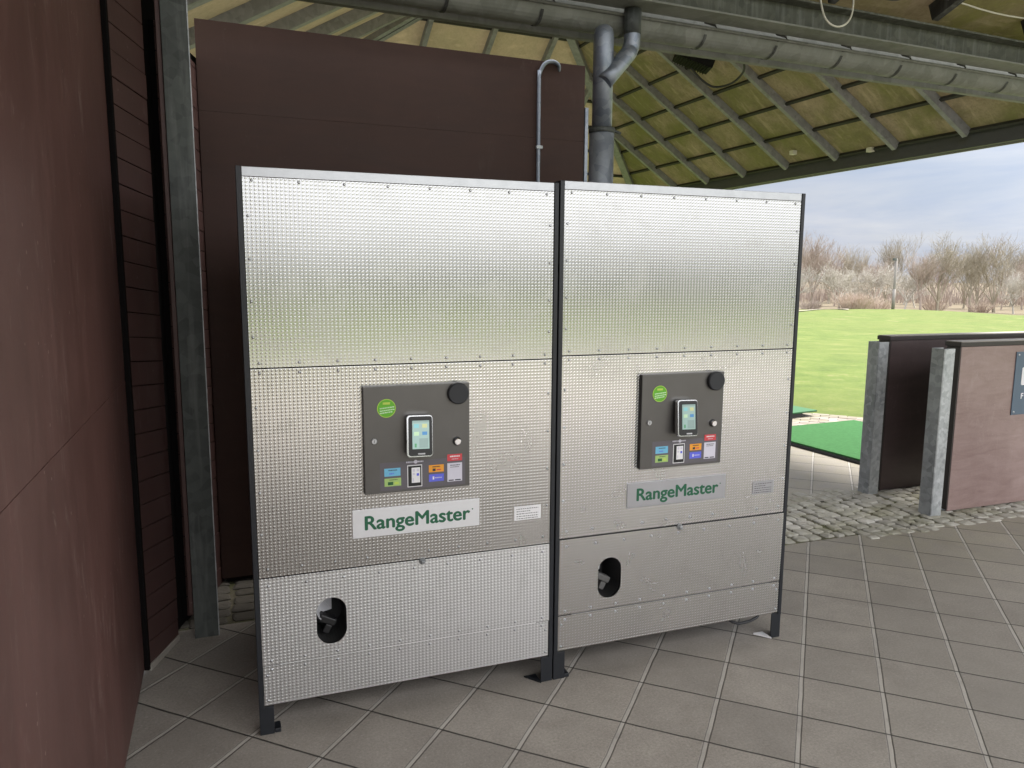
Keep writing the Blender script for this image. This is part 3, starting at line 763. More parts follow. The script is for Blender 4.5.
# ------------------------------------------------------------------ beam, gutter, pipes
BA = R(2.4); BO = Vector((3.6, 3.63, 0))
def beam_frame(name, **k): return empty(name, BO, BA, **k)
L0, L1 = -6.2, 8.5
o = beam_frame('steel_beam', label='long grey steel beam running overhead above the gutter', cat='beam')
b = MB(); b.box((L0,0,3.05),(L1,.15,3.060),.001); b.build('lower_flange', MT['gutter'], o)  # paler steel paints in the ground light on the underside
b = MB(); b.box((L0,.069,3.0605),(L1,.081,3.185)); b.build('web', MT['beam'], o)  # web and upper flange darker, their shade painted into the steel
b = MB(); b.box((L0,-.004,3.1855),(L1,.154,3.197),.001); b.build('upper_flange', MT['beam'], o)
o = beam_frame('gutter', label='weathered half round gutter hung on straps behind the beam', cat='gutter')
gy, gz, gr = .25, 3.025, .082
b = MB(); b.s = True; n = 14
for i in range(n):
    a0_, a1_ = R(180+180*i/n), R(180+180*(i+1)/n)
    b.poly([(L0,gy+gr*math.cos(a0_),gz+gr*math.sin(a0_)),(L1,gy+gr*math.cos(a0_),gz+gr*math.sin(a0_)),(L1,gy+gr*math.cos(a1_),gz+gr*math.sin(a1_)),(L0,gy+gr*math.cos(a1_),gz+gr*math.sin(a1_))])
b.s = False
b.tube([(L0,gy-gr-.006,gz+.002),(L1,gy-gr-.006,gz+.002)], .009, 8)
b.build('trough', MT['gutter'], o)
for k in range(29):
    xx = L0+.11+k*.50
    b = MB(); r = gr+.004
    pts = arc((0,0,0), r, 200, 330, 12)
    for i in range(12):
        p, q = pts[i], pts[i+1]
        b.bar((xx,gy+p.x,gz+p.z), (xx,gy+q.x,gz+q.z), .024, .004, (1,0,0)) if False else b.poly([(xx-.009,gy+p.x,gz+p.z),(xx+.009,gy+p.x,gz+p.z),(xx+.009,gy+q.x,gz+q.z),(xx-.009,gy+q.x,gz+q.z)])
    b.tube([(xx-.02,.155,3.052),(xx+.05,.155,3.045),(xx+.07,.162,3.030),(xx+.0,.165,3.022)], .006, 6)
    b.build('strap', MT['rafter_dk'], o)
o = beam_frame('edge_board', label='pale flat steel edge strip just behind the gutter', cat='steel strip')
b = MB(); b.box((L0,.36,2.945),(L1,.40,3.0),.002); b.box((L0,.395,3.0005),(L1,.40,3.25)); b.build('strip', MT['gutter'], o)

px_, py_ = 1.842, 3.69
o = empty('downpipe', (px_,py_,0), label='grey zinc downpipe with a slanting branch beside the brown wall', cat='downpipe')
b = MB(); b.tube([(0,0,0),(0,0,2.42),(0,0,2.425)], [.066,.066,.06], 24); b.build('lower_pipe', MT['pipe'], o)
b = MB(); b.tube([(0,0,2.4255),(0,0,2.90),(0,0,2.93),(0,0,2.945)], [.053,.053,.046,.03], 24); b.build('upper_pipe', MT['pipe'], o)
b = MB(); b.tube([(0,0,2.405),(0,0,2.432)], .0695, 24); b.tube([(.055,-.03,2.42),(.10,-.02,2.41)], .008, 8); b.build('clamp', MT['galv_dk'], o)
b = MB(); b.tube(smooth_path([(-.012,-.04,2.655),(.135,-.01,2.815),(.152,0,2.838),(.162,0,2.862),(.166,0,2.90),(.166,.0,2.94)],3), .0435, 20); b.build('branch', MT['pipe'], o)
b = MB(); b.tube([(.166,0,2.92),(.166,.0,3.045)], [.0465,.0465], 20); b.build('outlet_collar', MT['galv_dk'], o)

o = empty('conduit', (1.672,4.165,0), label='thin grey conduit with a bent top on the dark brown wall', cat='conduit')
b = MB(); b.tube(smooth_path([(0,0,.3),(0,0,1.4),(0,0,2.70),(.003,.002,2.80),(.035,.004,2.866),(.085,.008,2.885),(.125,.012,2.87),(.135,.03,2.84)],6), .0115, 12); b.build('tube', MT['pipe'], o)
b = MB(); b.box((-.017,-.014,2.39),(.022,.002,2.408),.002); b.build('clip', MT['galv_lt'], o)

# ------------------------------------------------------------------ pavilion roof
def xe(y): return 6.725-.0464*(y-4.989)
def zr(x, y): return 3.0+.755*(xe(y)-x)
HP = Vector((4.199,9.298,4.756)); HN = Vector((-.043,.86,1.0))
def zm(x, y): return HP.z-((x-HP.x)*HN.x+(y-HP.y)*HN.y)
LP = Vector((1.605,9.45,4.514))
def zl(x, y): return LP.z+.564*(x-LP.x)+.028*(y-LP.y)
YN = 4.12
roof = empty('pavilion_roof', (3.3,7.5,0), label='hipped pavilion roof of mossy boards on steel rafters beyond the gutter', cat='roof')
Ti = Matrix.Translation((-3.3,-7.5,0))
def rb(mb, name, mat, par=roof):
    mb.v = [tuple(Ti @ Vector(p)) for p in mb.v]; return mb.build(name, mat, par)
def lerp(a, b, t): return a+(b-a)*t
def solve3(pl):   # intersection of z=f planes given as (a,b,c): z=a+bx+cy
    (a1,b1,c1),(a2,b2,c2),(a3,b3,c3) = pl
    M = Matrix(((b1-b2,c1-c2),(b1-b3,c1-c3))); v = M.inverted() @ Vector((a2-a1,a3-a1)); return Vector((v.x,v.y,a1+b1*v.x+c1*v.y))
def coef(f): a = f(0,0); return (a, f(1,0)-a, f(0,1)-a)
cR, cM, cL = coef(zr), coef(zm), coef(zl)
E0 = (3.0,0,0)
apex = solve3((cR,cM,cL)); footR = solve3((cR,cM,E0)); footL = solve3((cL,cM,E0))
def online(c1, c2, y):   # point of the line of two planes at given y
    x = (c2[0]-c1[0]+(c2[2]-c1[2])*y)/(c1[1]-c2[1]); return Vector((x,y,c1[0]+c1[1]*x+c1[2]*y))
ridgeN = online(cR, cL, YN); eaveR = online(cR, E0, YN); eaveL = online(cL, E0, YN)
def board(pts, nm, mat):
    b = MB(); n = len(pts); b.poly(pts); b.poly([(p[0],p[1],p[2]+.03) for p in pts])
    for i in range(n):
        p, q = pts[i], pts[(i+1)%n]; b.poly([p, q, (q[0],q[1],q[2]+.03), (p[0],p[1],p[2]+.03)])
    return rb(b, nm, mat)
board([eaveR, footR, apex, ridgeN], 'roof_slope', MT['moss_right'])
board([footR, footL, apex], 'roof_slope', MT['moss_far'])
board([footL, eaveL, ridgeN, apex], 'roof_slope', MT['moss_far'])
def drop(p, d): return Vector((p[0],p[1],p[2]-d))
nR = Vector((.755,.035,1)).normalized(); nM = Vector(HN).normalized(); nL = Vector((-.564,-.028,1)).normalized()
def member(p, q, w_, h_, nrm, nm, mat, gap=.002):
    b = MB(); o_ = -nrm*(h_/2+gap); b.bar(Vector(p)+o_, Vector(q)+o_, w_, h_, nrm); return rb(b, nm, mat)
# right slope rafters (skewed a little) and purlins
hipd = (footR-apex)
for k in range(-1, 9):
    y0 = 5.44+.788*k
    if y0 > 10.9: continue
    if y0 < YN: continue
    x0 = xe(y0)-.10; d = Vector((-1,.145,0))
    # length until hip or ridge
    t = 0
    while t < 4.6:
        x, y = x0-t, y0+.145*t
        if zr(x,y) > zm(x,y)-.02 or zr(x,y) > zl(x,y)-.02: break
        t += .02
    p = Vector((x0,y0,zr(x0,y0))); q = Vector((x0-t,y0+.145*t,zr(x0-t,y0+.145*t)))
    member(p, q, .05, .09, nR, 'rafter', MT['rafter'])
for d in (.10,.452,.80,1.145,1.50,1.85,2.2,2.55,2.9):
    ys = YN+.02; ye_ = ys
    while ye_ < 11.5 and zr(xe(ye_)-d,ye_) < zm(xe(ye_)-d,ye_)-.01: ye_ += .02
    p = Vector((xe(ys)-d,ys,zr(xe(ys)-d,ys))); q = Vector((xe(ye_)-d,ye_,zr(xe(ye_)-d,ye_)))
    member(p, q, .03, .035, nR, 'purlin', MT['purlin'], .0015)
# far slope rafters and purlins
for k in range(-2, 9):
    xb = 2.27+.83*k - .02
    y = 9.0; pts = []
    yy = 11.3
    lo_, hi_ = None, None
    for i in range(260):
        yv = 11.2-i*.015; xv = xb-.12*(yv-9.5)
        z = zm(xv,yv)
        ok = z < zr(xv,yv)-.02 and z < zl(xv,yv)-.02 and z > 3.02
        if ok:
            if lo_ is None: lo_ = Vector((xv,yv,z))
            hi_ = Vector((xv,yv,z))
    if lo_ is not None and (hi_-lo_).length > .2: member(lo_, hi_, .06, .09, nM, 'rafter', MT['rafter'])
for z in (3.31,3.60,3.88,4.16,4.44,4.725,5.0):
    xs = []
    for i in range(500):
        x = -1.5+i*.016; y = HP.y+(HP.z-z-HN.x*(x-HP.x))/HN.y
        if z < zr(x,y)-.01 and z < zl(x,y)-.01: xs.append((x,y))
    if len(xs) > 5: member((*xs[0],z), (*xs[-1],z), .03, .035, nM, 'purlin', MT['purlin'], .0015)
# left slope rafters
for k in range(-2, 6):
    y = 6.02+.86*k
    if y < YN+.05: continue
    x = -1.05
    while zl(x,y) < 3.02: x += .02
    xa = x
    while x < 6 and zl(x,y) < zr(x,y)-.03 and zl(x,y) < zm(x,y)-.03: x += .02
    if x-xa > .3: member((xa,y,zl(xa,y)), (x,y,zl(x,y)), .11, .10, nL, 'rafter', MT['rafter'])
member(apex, footR, .10, .11, (nR+nM).normalized(), 'hip_rafter', MT['rafter'])
dl = (footL-apex).normalized(); sl = dl.cross(Vector((0,0,1)))*.06
member(apex+sl, footL+sl, .06, .10, (nL+nM).normalized(), 'hip_rafter', MT['rafter']); member(apex-sl, footL-sl, .06, .10, (nL+nM).normalized(), 'hip_rafter', MT['rafter'])
def eave(p, q, out):
    p = Vector(p); q = Vector(q); out = Vector(out)
    b = MB(); b.bar(p+Vector((0,0,-.02))-out*.04, q+Vector((0,0,-.02))-out*.04, .075, .14); rb(b, 'fascia', MT['fascia'])
    b = MB(); b.bar(p+Vector((0,0,-.03))+out*.012, q+Vector((0,0,-.03))+out*.012, .02, .15); rb(b, 'drip_edge', MT['fascia_lt'])
eave(eaveR, footR, (1,0,0)); eave(footR, footL, (0,1,0)); eave(eaveL, footL, (-1,0,0))
# gable closing boards are open; two posts carry the roof out of sight of the machines
# ------------------------------------------------------------------ canopy over the machines
can = empty('canopy_roof', (3,1.5,0), label='near canopy of mossy boards over the machines, above the beam', cat='roof')
def zc(y): return 3.325+.35*(3.6-y)
Ti2 = Matrix.Translation((-3,-1.5,0))
b = MB(); P = [(-1.6,3.78,zc(3.78)+.0),(10.5,3.78+.25,zc(4.03)),(10.5,-1.9,zc(-1.9)),(-1.6,-1.9,zc(-1.9))]
b.poly(P); b.poly([(x,y,z+.03) for x, y, z in P])
for i in range(4): p, q = P[i], P[(i+1)%4]; b.poly([p,q,(q[0],q[1],q[2]+.03),(p[0],p[1],p[2]+.03)])
b.v = [tuple(Ti2 @ Vector(p)) for p in b.v]; b.build('roof_slope', MT['moss_canopy'], can)
nC = Vector((0,.35,1)).normalized()
for k in range(-5, 9):
    x = 3.25+.79*k
    b = MB(); p = Vector((x,3.66,zc(3.66)))-nC*.052; q = Vector((x,-1.88,zc(-1.88)))-nC*.052; b.bar(p, q, .05, .10, nC)
    b.v = [tuple(Ti2 @ Vector(v)) for v in b.v]; b.build('rafter', MT['rafter_dk'], can)  # near-black canopy rafters, their shade put into the steel colour
for y in (2.9,2.2,1.5,.8,.1,-.6,-1.3):
    b = MB(); b.bar(Vector((-1.5,y,zc(y)))-nC*.018, Vector((10.4,y,zc(y)))-nC*.018, .035, .03, nC)
    b.v = [tuple(Ti2 @ Vector(v)) for v in b.v]; b.build('purlin', MT['purlin'], can)
b = MB()
P = []
for k in range(60):
    x = 2.2+k*.13; y = 3.50+.042*(x-3.6); ph = ((x-3.25)/.79) % 1
    P.append((x, y, zc(y)-.06-.02*math.sin(ph*math.pi)))
b.tube(P, .005, 6)
tag(b.build('cable', MT['cable_wh']), 'thin pale cable strung along the canopy edge above the beam', 'cable')
b = MB(); b.tube(smooth_path([(3.02,3.50,3.36),(3.02,3.47,3.20),(3.05,3.45,3.06),(3.12,3.44,3.015),(3.20,3.44,3.045),(3.25,3.46,3.14),(3.27,3.50,3.36)]), .005, 8)
tag(b.build('cable_loop', MT['cable_wh']), 'pale loop of cable hanging down over the beam', 'cable')
b = MB(); b.tube(smooth_path([(3.26,3.50,3.35),(3.33,3.46,3.24),(3.45,3.44,3.20),(3.58,3.44,3.22),(3.72,3.50,3.35)]), .006, 8)
tag(b.build('black_cable_loop', MT['black_rub']), 'black cable sagging from the canopy beside the pale loop', 'cable')

# floodlight under the right slope
fp = Vector((4.93,7.58,0)); fz = zr(fp.x,fp.y)-.13
o = empty('floodlight', (fp.x,fp.y,fz), R(-20), label='black finned floodlight fixed under the mossy right roof slope', cat='floodlight')
b = MB(); b.box((-.21,-.14,-.10),(.21,.14,.02),.006,Matrix.Rotation(R(20),4,'Y')); b.build('housing', MT['dead_black'], o)
b = MB()
for k in range(12):
    x = -.17+.031*k; b.box((x-.01,-.142,-.115),(x,.13,-.09),0,Matrix.Rotation(R(20),4,'Y'))
b.build('fins', MT['dead_black'], o)
b = MB(); b.box((-.03,-.02,-.0),(.03,.02,.12)); b.build('bracket', MT['rafter_dk'], o)
b = MB(); b.tube(smooth_path([(4.86,7.55,3.99),(4.98,7.5,3.86),(5.12,7.46,3.79),(5.20,7.25,3.79),(5.16,7.0,3.85),(5.04,6.85,3.92)]), .012, 8)
tag(b.build('lamp_cable', MT['black_rub']), 'black cable drooping from the floodlight to the next rafter', 'cable')
for (x, y, nm) in ((6.33,7.55,'nearer the machines'),(6.52,6.55,'farther right along the eave')):
    z = zr(x,y)-.05
    b = MB(); b.box((x-.03,y-.035,z-.02),(x+.03,y+.035,z+.03),.006)
    tag(b.build('junction_box', MT['cable_wh']), 'small pale junction box under the right eave, '+nm, 'junction box')

# ------------------------------------------------------------------ bay partitions
def partition(x, y, L, mat, label, px, pyy):
    o = empty('bay_partition', (x,y,0), 0, label=label, cat='partition')
    b = MB(); b.box((.012,0,.010),(L,.018,1.190),.002); b.build('panel', mat, o)
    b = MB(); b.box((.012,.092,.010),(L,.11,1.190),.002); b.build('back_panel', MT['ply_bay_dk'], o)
    b = MB(); b.box((0,.002,.02),(.0115,.108,1.19),.002); b.build('end_board', MT['cap'], o)
    b = MB(); b.box((-.008,-.008,1.1915),(L+.01,.118,1.222),.003); b.m = 1; b.box((.0,-.004,1.2225),(L,.114,1.2265)); b.build('cap_rail', [MT['cap'], MT['cap_top']], o)
    b = MB(); b.box((.02,.030,.001),(L,.07,.05)); b.build('bottom_rail', MT['galv_lt'], o)
    # open channel post: web to the left, flanges front and back
    b = MB(); X0, Y0 = px-x, pyy-y
    b.box((X0,Y0,0),(X0+.010,Y0+.10,1.185),.001); b.m = 1
    b.box((X0+.0102,Y0,0),(X0+.10,Y0+.009,1.185),.001); b.m = 0; b.box((X0+.0102,Y0+.091,0),(X0+.10,Y0+.10,1.185),.001)  # front flange in paler steel, light on this face put into its colour
    b.build('post', [MT['galv'], MT['galv_lt']], o)
    return o
partition(4.695, 3.786, 2.6, MT['ply_bay'], 'nearer bay partition, pale pinkish brown face carrying the blue sign', 4.497, 3.745)
partition(4.665, 4.360, 2.6, MT['ply_bay_dk'], 'farther bay partition, shaded very dark brown, behind the pinkish one', 4.512, 4.318)
sg = empty('sign_board', (5.245,3.7855,.68), label='slate blue metal sign screwed to the pinkish bay partition', cat='sign')
b = MB(); b.box((0,-.007,0),(.62,-.0005,.462),.002); b.build('plate', MT['sign'], sg)
for xx in (.022,.598):
    for zz in (.022,.44):
        c_ = SCREW.copy(); COL.objects.link(c_); c_.parent = sg; c_.location = (xx,-.0072,zz); c_.scale = (1.6,1.6,1.6)
text_mesh('lettering', 'E', .178, MT['white'], sg, (.062,-.0078,.222), (math.pi/2,0,0), .0005, 0, bold=.006)
text_mesh('lettering', 'F', .058, MT['white'], sg, (.078,-.0078,.118), (math.pi/2,0,0), .0005, 0, bold=.0018)

# ------------------------------------------------------------------ mats
o = empty('golf_mat', (5.20,5.04,0), R(4), label='bright green square golf mat with a black edge', cat='mat')
b = MB(); b.box((0,0,.004),(1.56,1.5,.030),.004); b.build('rubber_base', MT['black_rub'], o)
b = MB(); b.box((.012,.012,.0305),(1.55,1.49,.046),.003); b.build('turf', MT['turf_mat'], o)
o = empty('tee_station', (6.12,7.02,0), R(8), label='small raised turf tee pad with a dark base beyond the green mat', cat='tee pad')
b = MB(); b.box((-.05,.07,.0),(.22,.5,.0615),.004); b.build('base_box', MT['black_rub'], o)
b = MB(); b.box((-.12,.0,.0),(-.052,.4,.0615),.004); b.build('side_box', MT['white'], o)
b = MB(); b.box((-.15,.05,.062),(.45,.72,.082),.004); b.build('turf_top', MT['turf_dk'], o)

# ------------------------------------------------------------------ trees
BK = [m_bark('grey_olive_bark', (.20,.175,.13), (.38,.34,.27)), m_bark('pink_brown_bark', (.24,.185,.155), (.42,.355,.31)), m_bark('pale_bark', (.32,.295,.25), (.52,.49,.44)), m_bark('rust_twigs', (.34,.265,.215), (.50,.41,.345)), m_bark('grey_pole', (.16,.145,.135), (.27,.25,.235))]
def tree_meshes(seed, H, spread, depth, trunk_h, multi=1, r0=.16, upness=.55, leaders=5):
    r = random.Random(seed); tr = MB(); cr = MB()
    def seg(mb, p, q, ra, rb_):
        d = (q-p); 
        if d.length < 1e-4: return
        d.normalize(); s_ = d.orthogonal().normalized(); u = d.cross(s_); o_ = len(mb.v); n = 3 if ra < .05 else 5
        for c_, rad in ((p,ra),(q,rb_)):
            for k in range(n):
                a = 2*math.pi*k/n; mb.v.append(tuple(c_+(s_*math.cos(a)+u*math.sin(a))*rad))
        for k in range(n): mb.face((o_+k,o_+(k+1)%n,o_+n+(k+1)%n,o_+n+k))
    def grow(mb, p, d, L, rad, lev):
        n = 3 if lev < 3 else 2; q = p
        for i in range(n):
            d = (d+Vector((r.gauss(0,.13),r.gauss(0,.13),r.gauss(.05,.09)))).normalized()
            nq = q+d*(L/n); ra = rad*(1-.45*i/n); rb_ = rad*(1-.45*(i+1)/n); seg(mb, q, nq, ra, rb_)
            if lev < depth and i >= (1 if lev == 0 else 0):
                for _ in range(r.choice((1,2,2)) if lev > 0 else 2):
                    ax = Vector((r.gauss(0,1),r.gauss(0,1),r.gauss(0,.5))).normalized()
                    nd = (d*r.uniform(.55,.95)+ax*r.uniform(.45,.85)*spread+Vector((0,0,upness*.35))).normalized()
                    grow(cr, nq, nd, L*r.uniform(.5,.78), max(rb_*.62,.011), lev+1)
            q = nq
    for m_ in range(multi):
        b0 = Vector((r.uniform(-.25,.25)*(multi>1), r.uniform(-.25,.25)*(multi>1), -.2))
        lean = Vector((r.gauss(0,.12*multi), r.gauss(0,.12*multi), 1)).normalized()
        top = b0+lean*(trunk_h+.2)
        seg(tr, b0, b0+lean*.3, r0*1.5, r0*1.1); seg(tr, b0+lean*.3, top, r0*1.1, r0*.8)
        for k in range(leaders):
            a = 2*math.pi*k/leaders+r.uniform(-.4,.4); t_ = r.uniform(.2,.75)*spread
            grow(cr, top-lean*r.uniform(0,trunk_h*.35), Vector((math.cos(a)*t_,math.sin(a)*t_,1)).normalized(), (H-trunk_h)*r.uniform(.36,.5), r0*.55, 0)
    return tr, cr
protos = []
specs = [(1,8.6,.95,4,1.3,1,.17,.6,6),(2,7.6,.8,4,1.6,1,.15,.8,5),(3,7.0,1.05,4,1.0,2,.11,.5,4),(4,8.0,.7,4,1.8,1,.14,.9,5),(5,6.2,1.1,4,1.2,1,.12,.4,6),(6,9.2,.75,4,2.0,1,.17,.9,5)]
for i, sp_ in enumerate(specs):
    tr, cr = tree_meshes(*sp_)
    m = BK[(0,1,0,1,2,0)[i]]
    tme = tr.build('trunk', m); cme = cr.build('crown', m)
    protos.append((tme.data, cme.data)); bpy.data.objects.remove(tme); bpy.data.objects.remove(cme)
LOOK = ['wide olive grey bare tree with arching boughs', 'slim pink brown bare tree with upright twigs', 'low bare tree forking from two stems', 'narrow pink brown bare tree', 'small pale barked bare tree with a rounded crown', 'tall straight olive grey bare tree']
rnd = random.Random(21); places = []
for k in range(26):                      # front row
    places.append((57.0-k*1.30+rnd.uniform(-.35,.35), rnd.uniform(80,88), 0))
for k in range(26):
    places.append((57.2-k*1.28+rnd.uniform(-.4,.4), rnd.uniform(93,103), 1))
for k in range(24):
    places.append((57.0-k*1.35+rnd.uniform(-.4,.4), rnd.uniform(110,122), 2))
ROW = ['in the front row', 'in the middle row', 'in the back row']
for i, (deg, d, row) in enumerate(places):
    k = rnd.randrange(6) if row else rnd.choice((0,1,2,3,4,4,5))
    x, y = d*math.cos(R(deg)), d*math.sin(R(deg)); z = zterr(x,y)
    t = empty('bare_tree', (x,y,z), rnd.uniform(0,6.28), cat='tree', group='bare trees along the far edge of the field',
              label='%s %s' % (LOOK[k], ROW[row]))
    sc = rnd.uniform(.56,.95)*(1.0 if row == 0 else 1.06 if row == 1 else 1.14)
    if row == 0 and 46 < deg < 49: sc *= 1.05
    t.scale = (sc*rnd.uniform(.9,1.1),)*2+(sc,)
    for nm, me in zip(('trunk','crown'), protos[k]):
        c_ = bpy.data.objects.new(nm, me); COL.objects.link(c_); c_.parent = t
# undergrowth behind
wd = MB(); r = random.Random(9)
for _ in range(5000):
    a = R(r.uniform(20,62)); d = r.uniform(118,150); x, y = d*math.cos(a), d*math.sin(a); z = zterr(x,y)-.1
    h = r.uniform(.8,4.0)*(1 if r.random() < .8 else 1.5); lx, ly = r.uniform(-.8,.8), r.uniform(-.8,.8); w_ = r.uniform(.03,.07)
    wd.add([(x-w_,y,z),(x+w_,y+w_,z),(x,y-w_,z),(x+lx,y+ly,z+h)], [(0,1,3),(1,2,3),(2,0,3)])
tag(wd.build('far_thicket', BK[1]), 'far off brown thicket and hedge behind the rows of bare trees', 'thicket', kind='stuff')
def shrub(deg, d, w_, h_, n, mat, label, seed):
    r = random.Random(seed); x, y = d*math.cos(R(deg)), d*math.sin(R(deg))
    b = MB()
    for _ in range(n):
        a = r.uniform(0,6.28); q = r.random()**.6*w_*.35; bx, by = q*math.cos(a), q*math.sin(a); t_ = q/w_*2.2
        p = Vector((bx,by,-.1)); dd = Vector((math.cos(a)*t_+r.gauss(0,.2), math.sin(a)*t_+r.gauss(0,.2), 1)).normalized(); L = h_*r.uniform(.55,1.0)
        m_ = p+dd*L*.5; e = p+dd*L+Vector((r.gauss(0,.15),r.gauss(0,.15),0))
        b.tube([p,m_,e], [.022,.016,.007], 3, False, False)
        for _ in range(3):
            s_ = p.lerp(e, r.uniform(.35,.9)); b.tube([s_, s_+(dd+Vector((r.gauss(0,.6),r.gauss(0,.6),.1))).normalized()*L*r.uniform(.15,.35)], [.011,.005], 3, False, False)
    o_ = b.build('shrub', mat); o_.location = (x,y,zterr(x,y)); return tag(o_, label, 'shrub', 'leafless shrubs at the field edge')
shrub(45.4, 75, 3.6, 1.8, 300, BK[3], 'broad rusty leafless shrub left of the wooden pole', 1)
shrub(44.0, 77, 2.2, 1.3, 140, BK[3], 'smaller rusty shrub just left of the pole foot', 2)
shrub(48.3, 78, 2.0, 1.2, 110, BK[1], 'brown leafless shrub beside the leftmost trees', 3)
shrub(40.6, 84, 1.8, 1.6, 110, BK[3], 'reddish shrub under the trees right of the pole', 4)
shrub(38.0, 86, 1.9, 1.5, 110, BK[3], 'reddish shrub under the trees near the right edge', 5)
d = 72; a = R(43.05); x, y = d*math.cos(a), d*math.sin(a)
o = empty('pole', (x,y,zterr(x,y)), label='plain grey wooden pole at the field edge before the trees', cat='pole')
b = MB(); b.tube([(0,0,-.2),(0,0,2.2),(0,0,4.3)], [.12,.11,.095], 10); b.build('shaft', BK[4], o)
b = MB(); b.tube([(0,0,0),(0,0,1.7)], [.135,.125], 10); b.build('dark_foot', BK[4], o)
b = MB(); b.box((-.35,-.08,4.1),(.10,.08,4.3)); b.build('head', MT['galv_dk'], o)
# wood that closes the field behind the photographer (seen mirrored in the metal)
wd = MB(); r = random.Random(10)
for _ in range(9000):
    a = R(r.uniform(185,355)); d = r.uniform(75,105); x, y = d*math.cos(a), d*math.sin(a); z = zterr(x,y)-.1
    h = r.uniform(3,8); lx, ly = r.uniform(-1.2,1.2), r.uniform(-1.2,1.2); w_ = r.uniform(.10,.28)
    wd.add([(x-w_,y,z),(x+w_,y+w_,z),(x,y-w_,z),(x+lx,y+ly,z+h)], [(0,1,3),(1,2,3),(2,0,3)])
tag(wd.build('far_wood', m_bark('dark_wood', (.055,.052,.05), (.12,.11,.10))), 'far off wood behind the viewer, mirrored in the metal fronts', 'wood', kind='stuff')

# ------------------------------------------------------------------ sky and sun
SUN_EL, SUN_AZ = R(57), R(8)      # azimuth: direction towards the sun, from +X counter-clockwise
wld = bpy.data.worlds.new('World'); scene.world = wld; wld.use_nodes = True
nt = wld.node_tree; nt.nodes.clear()
out = nt.nodes.new('ShaderNodeOutputWorld'); bg = nt.nodes.new('ShaderNodeBackground')
sky = nt.nodes.new('ShaderNodeTexSky'); sky.sky_type = 'NISHITA'; sky.sun_disc = False
sky.sun_elevation = SUN_EL; sky.sun_rotation = R(90)-SUN_AZ; sky.air_density = 1.0; sky.dust_density = 2.0; sky.ozone_density = 1.5
tc = nt.nodes.new('ShaderNodeTexCoord'); mp = nt.nodes.new('ShaderNodeMapping'); mp.inputs['Scale'].default_value = (1.2,1.2,5.0)
nz = nt.nodes.new('ShaderNodeTexNoise'); nz.inputs['Scale'].default_value = 1.6; nz.inputs['Detail'].default_value = 6; nz.inputs['Roughness'].default_value = .55
cr = nt.nodes.new('ShaderNodeValToRGB'); cr.color_ramp.elements[0].position = .34; cr.color_ramp.elements[0].color = (.7,.7,.7,1); cr.color_ramp.elements[1].position = .66; cr.color_ramp.elements[1].color = (.97,.97,.97,1)
mx = nt.nodes.new('ShaderNodeMix'); mx.data_type = 'RGBA'; nz2 = nt.nodes.new('ShaderNodeTexNoise'); nz2.inputs['Scale'].default_value = 2.3; nz2.inputs['Detail'].default_value = 7; nz2.inputs['Roughness'].default_value = .6; nz2.inputs['Distortion'].default_value = .3
mp2 = nt.nodes.new('ShaderNodeMapping'); mp2.inputs['Scale'].default_value = (1.0,1.0,6.5); mp2.inputs['Location'].default_value = (.35,.1,.2)
cc = nt.nodes.new('ShaderNodeValToRGB'); cc.color_ramp.elements[0].position = .36; cc.color_ramp.elements[0].color = (.55,.62,.785,1); cc.color_ramp.elements[1].position = .62; cc.color_ramp.elements[1].color = (.82,.83,.88,1)
c10 = nt.nodes.new('ShaderNodeVectorMath'); c10.operation = 'SCALE'; c10.inputs['Scale'].default_value = 10.4
nt.links.new(tc.outputs['Generated'], mp2.inputs[0]); nt.links.new(mp2.outputs[0], nz2.inputs['Vector']); nt.links.new(nz2.outputs[0], cc.inputs[0]); nt.links.new(cc.outputs[0], c10.inputs[0]); nt.links.new(c10.outputs[0], mx.inputs[7])
nt.links.new(tc.outputs['Generated'], mp.inputs[0]); nt.links.new(mp.outputs[0], nz.inputs['Vector']); nt.links.new(nz.outputs[0], cr.inputs[0])
nt.links.new(cr.outputs[0], mx.inputs[0]); nt.links.new(sky.outputs[0], mx.inputs[6]); 
sep = nt.nodes.new('ShaderNodeVectorMath'); sep.operation = 'DOT_PRODUCT'; sep.inputs[1].default_value = (.25,-.95,.18)
mr = nt.nodes.new('ShaderNodeMapRange'); mr.interpolation_type = 'SMOOTHSTEP'; mr.inputs[1].default_value = -.75; mr.inputs[2].default_value = .8; mr.inputs[3].default_value = .50; mr.inputs[4].default_value = 1.35
sxyz = nt.nodes.new('ShaderNodeSeparateXYZ'); nt.links.new(tc.outputs['Generated'], sxyz.inputs[0])
el = nt.nodes.new('ShaderNodeMapRange'); el.interpolation_type = 'SMOOTHSTEP'; el.inputs[1].default_value = .10; el.inputs[2].default_value = .62; el.inputs[3].default_value = 1.0; el.inputs[4].default_value = 2.4
nt.links.new(sxyz.outputs[2], el.inputs[0])
mu = nt.nodes.new('ShaderNodeMath'); mu.operation = 'MULTIPLY'; nt.links.new(mr.outputs[0], mu.inputs[0]); nt.links.new(el.outputs[0], mu.inputs[1])
vs = nt.nodes.new('ShaderNodeVectorMath'); vs.operation = 'SCALE'
nt.links.new(tc.outputs['Generated'], sep.inputs[0]); nt.links.new(sep.outputs['Value'], mr.inputs[0]); nt.links.new(mu.outputs[0], vs.inputs['Scale'])
hs = nt.nodes.new('ShaderNodeHueSaturation'); ms = nt.nodes.new('ShaderNodeMapRange'); ms.inputs[1].default_value = .5; ms.inputs[2].default_value = 1.35; ms.inputs[3].default_value = 1.15; ms.inputs[4].default_value = .15
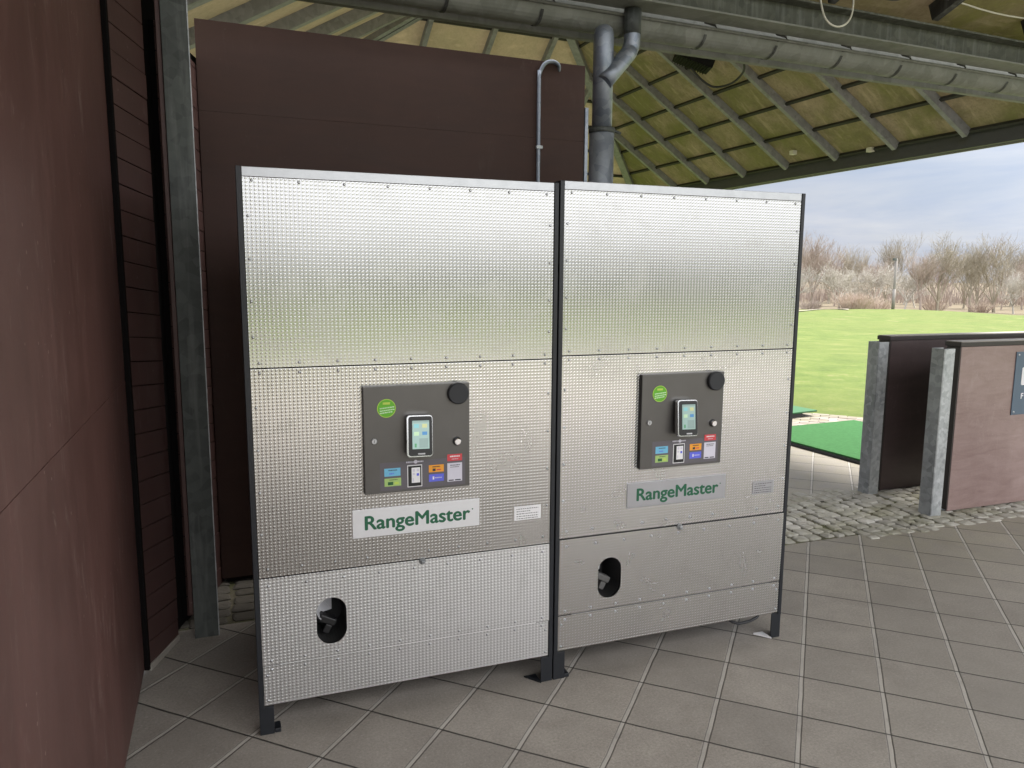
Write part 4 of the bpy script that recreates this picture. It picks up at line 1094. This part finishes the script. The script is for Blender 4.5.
nt.links.new(mr.outputs[0], ms.inputs[0]); nt.links.new(ms.outputs[0], hs.inputs['Saturation']); nt.links.new(mx.outputs[2], hs.inputs['Color'])
nt.links.new(hs.outputs[0], vs.inputs[0]); nt.links.new(vs.outputs[0], bg.inputs[0])
bg.inputs[1].default_value = .06; nt.links.new(bg.outputs[0], out.inputs[0])
sl = bpy.data.lights.new('sun', 'SUN'); sl.energy = 3.4; sl.angle = R(12); sl.color = (1,.95,.88)
so = bpy.data.objects.new('sun', sl); COL.objects.link(so)
dv = Vector((math.cos(SUN_EL)*math.cos(SUN_AZ), math.cos(SUN_EL)*math.sin(SUN_AZ), math.sin(SUN_EL)))
so.rotation_euler = dv.to_track_quat('Z','Y').to_euler(); so.location = dv*40

# ------------------------------------------------------------------ camera
F = 745.3; pit, rol, ym = R(-8.02), R(.344), R(69.98)
cp, sp_ = math.cos(pit), math.sin(pit); c_r, s_r = math.cos(rol), math.sin(rol)
Mc = Matrix(((c_r,-s_r,0),(s_r,c_r,0),(0,0,1))) @ Matrix(((1,0,0),(0,cp,sp_),(0,-sp_,cp)))
rows = [Mc @ Vector((math.sin(ym),0,math.cos(ym))), Mc @ Vector((-math.cos(ym),0,math.sin(ym))), Mc @ Vector((0,-1,0))]
Rm = Matrix(rows)          # world = Rm @ (right, down, forward)
m4 = Matrix.Identity(4)
for i in range(3):
    m4[i][0] = Rm[i][0]; m4[i][1] = -Rm[i][1]; m4[i][2] = -Rm[i][2]
m4.translation = Vector((0,0,1.64))
cam = bpy.data.cameras.new('camera'); cam.sensor_width = 36; cam.lens = F*36/1024; cam.clip_start = .05; cam.clip_end = 6000
co = bpy.data.objects.new('camera', cam); COL.objects.link(co); co.matrix_world = m4; scene.camera = co

scene.render.engine = 'CYCLES'
scene.view_settings.view_transform = 'Standard'; scene.view_settings.look = 'None'; scene.view_settings.gamma = 1
scene.view_settings.exposure = 1.52
scene.cycles.max_bounces = 10; scene.cycles.diffuse_bounces = 6; scene.cycles.transmission_bounces = 6
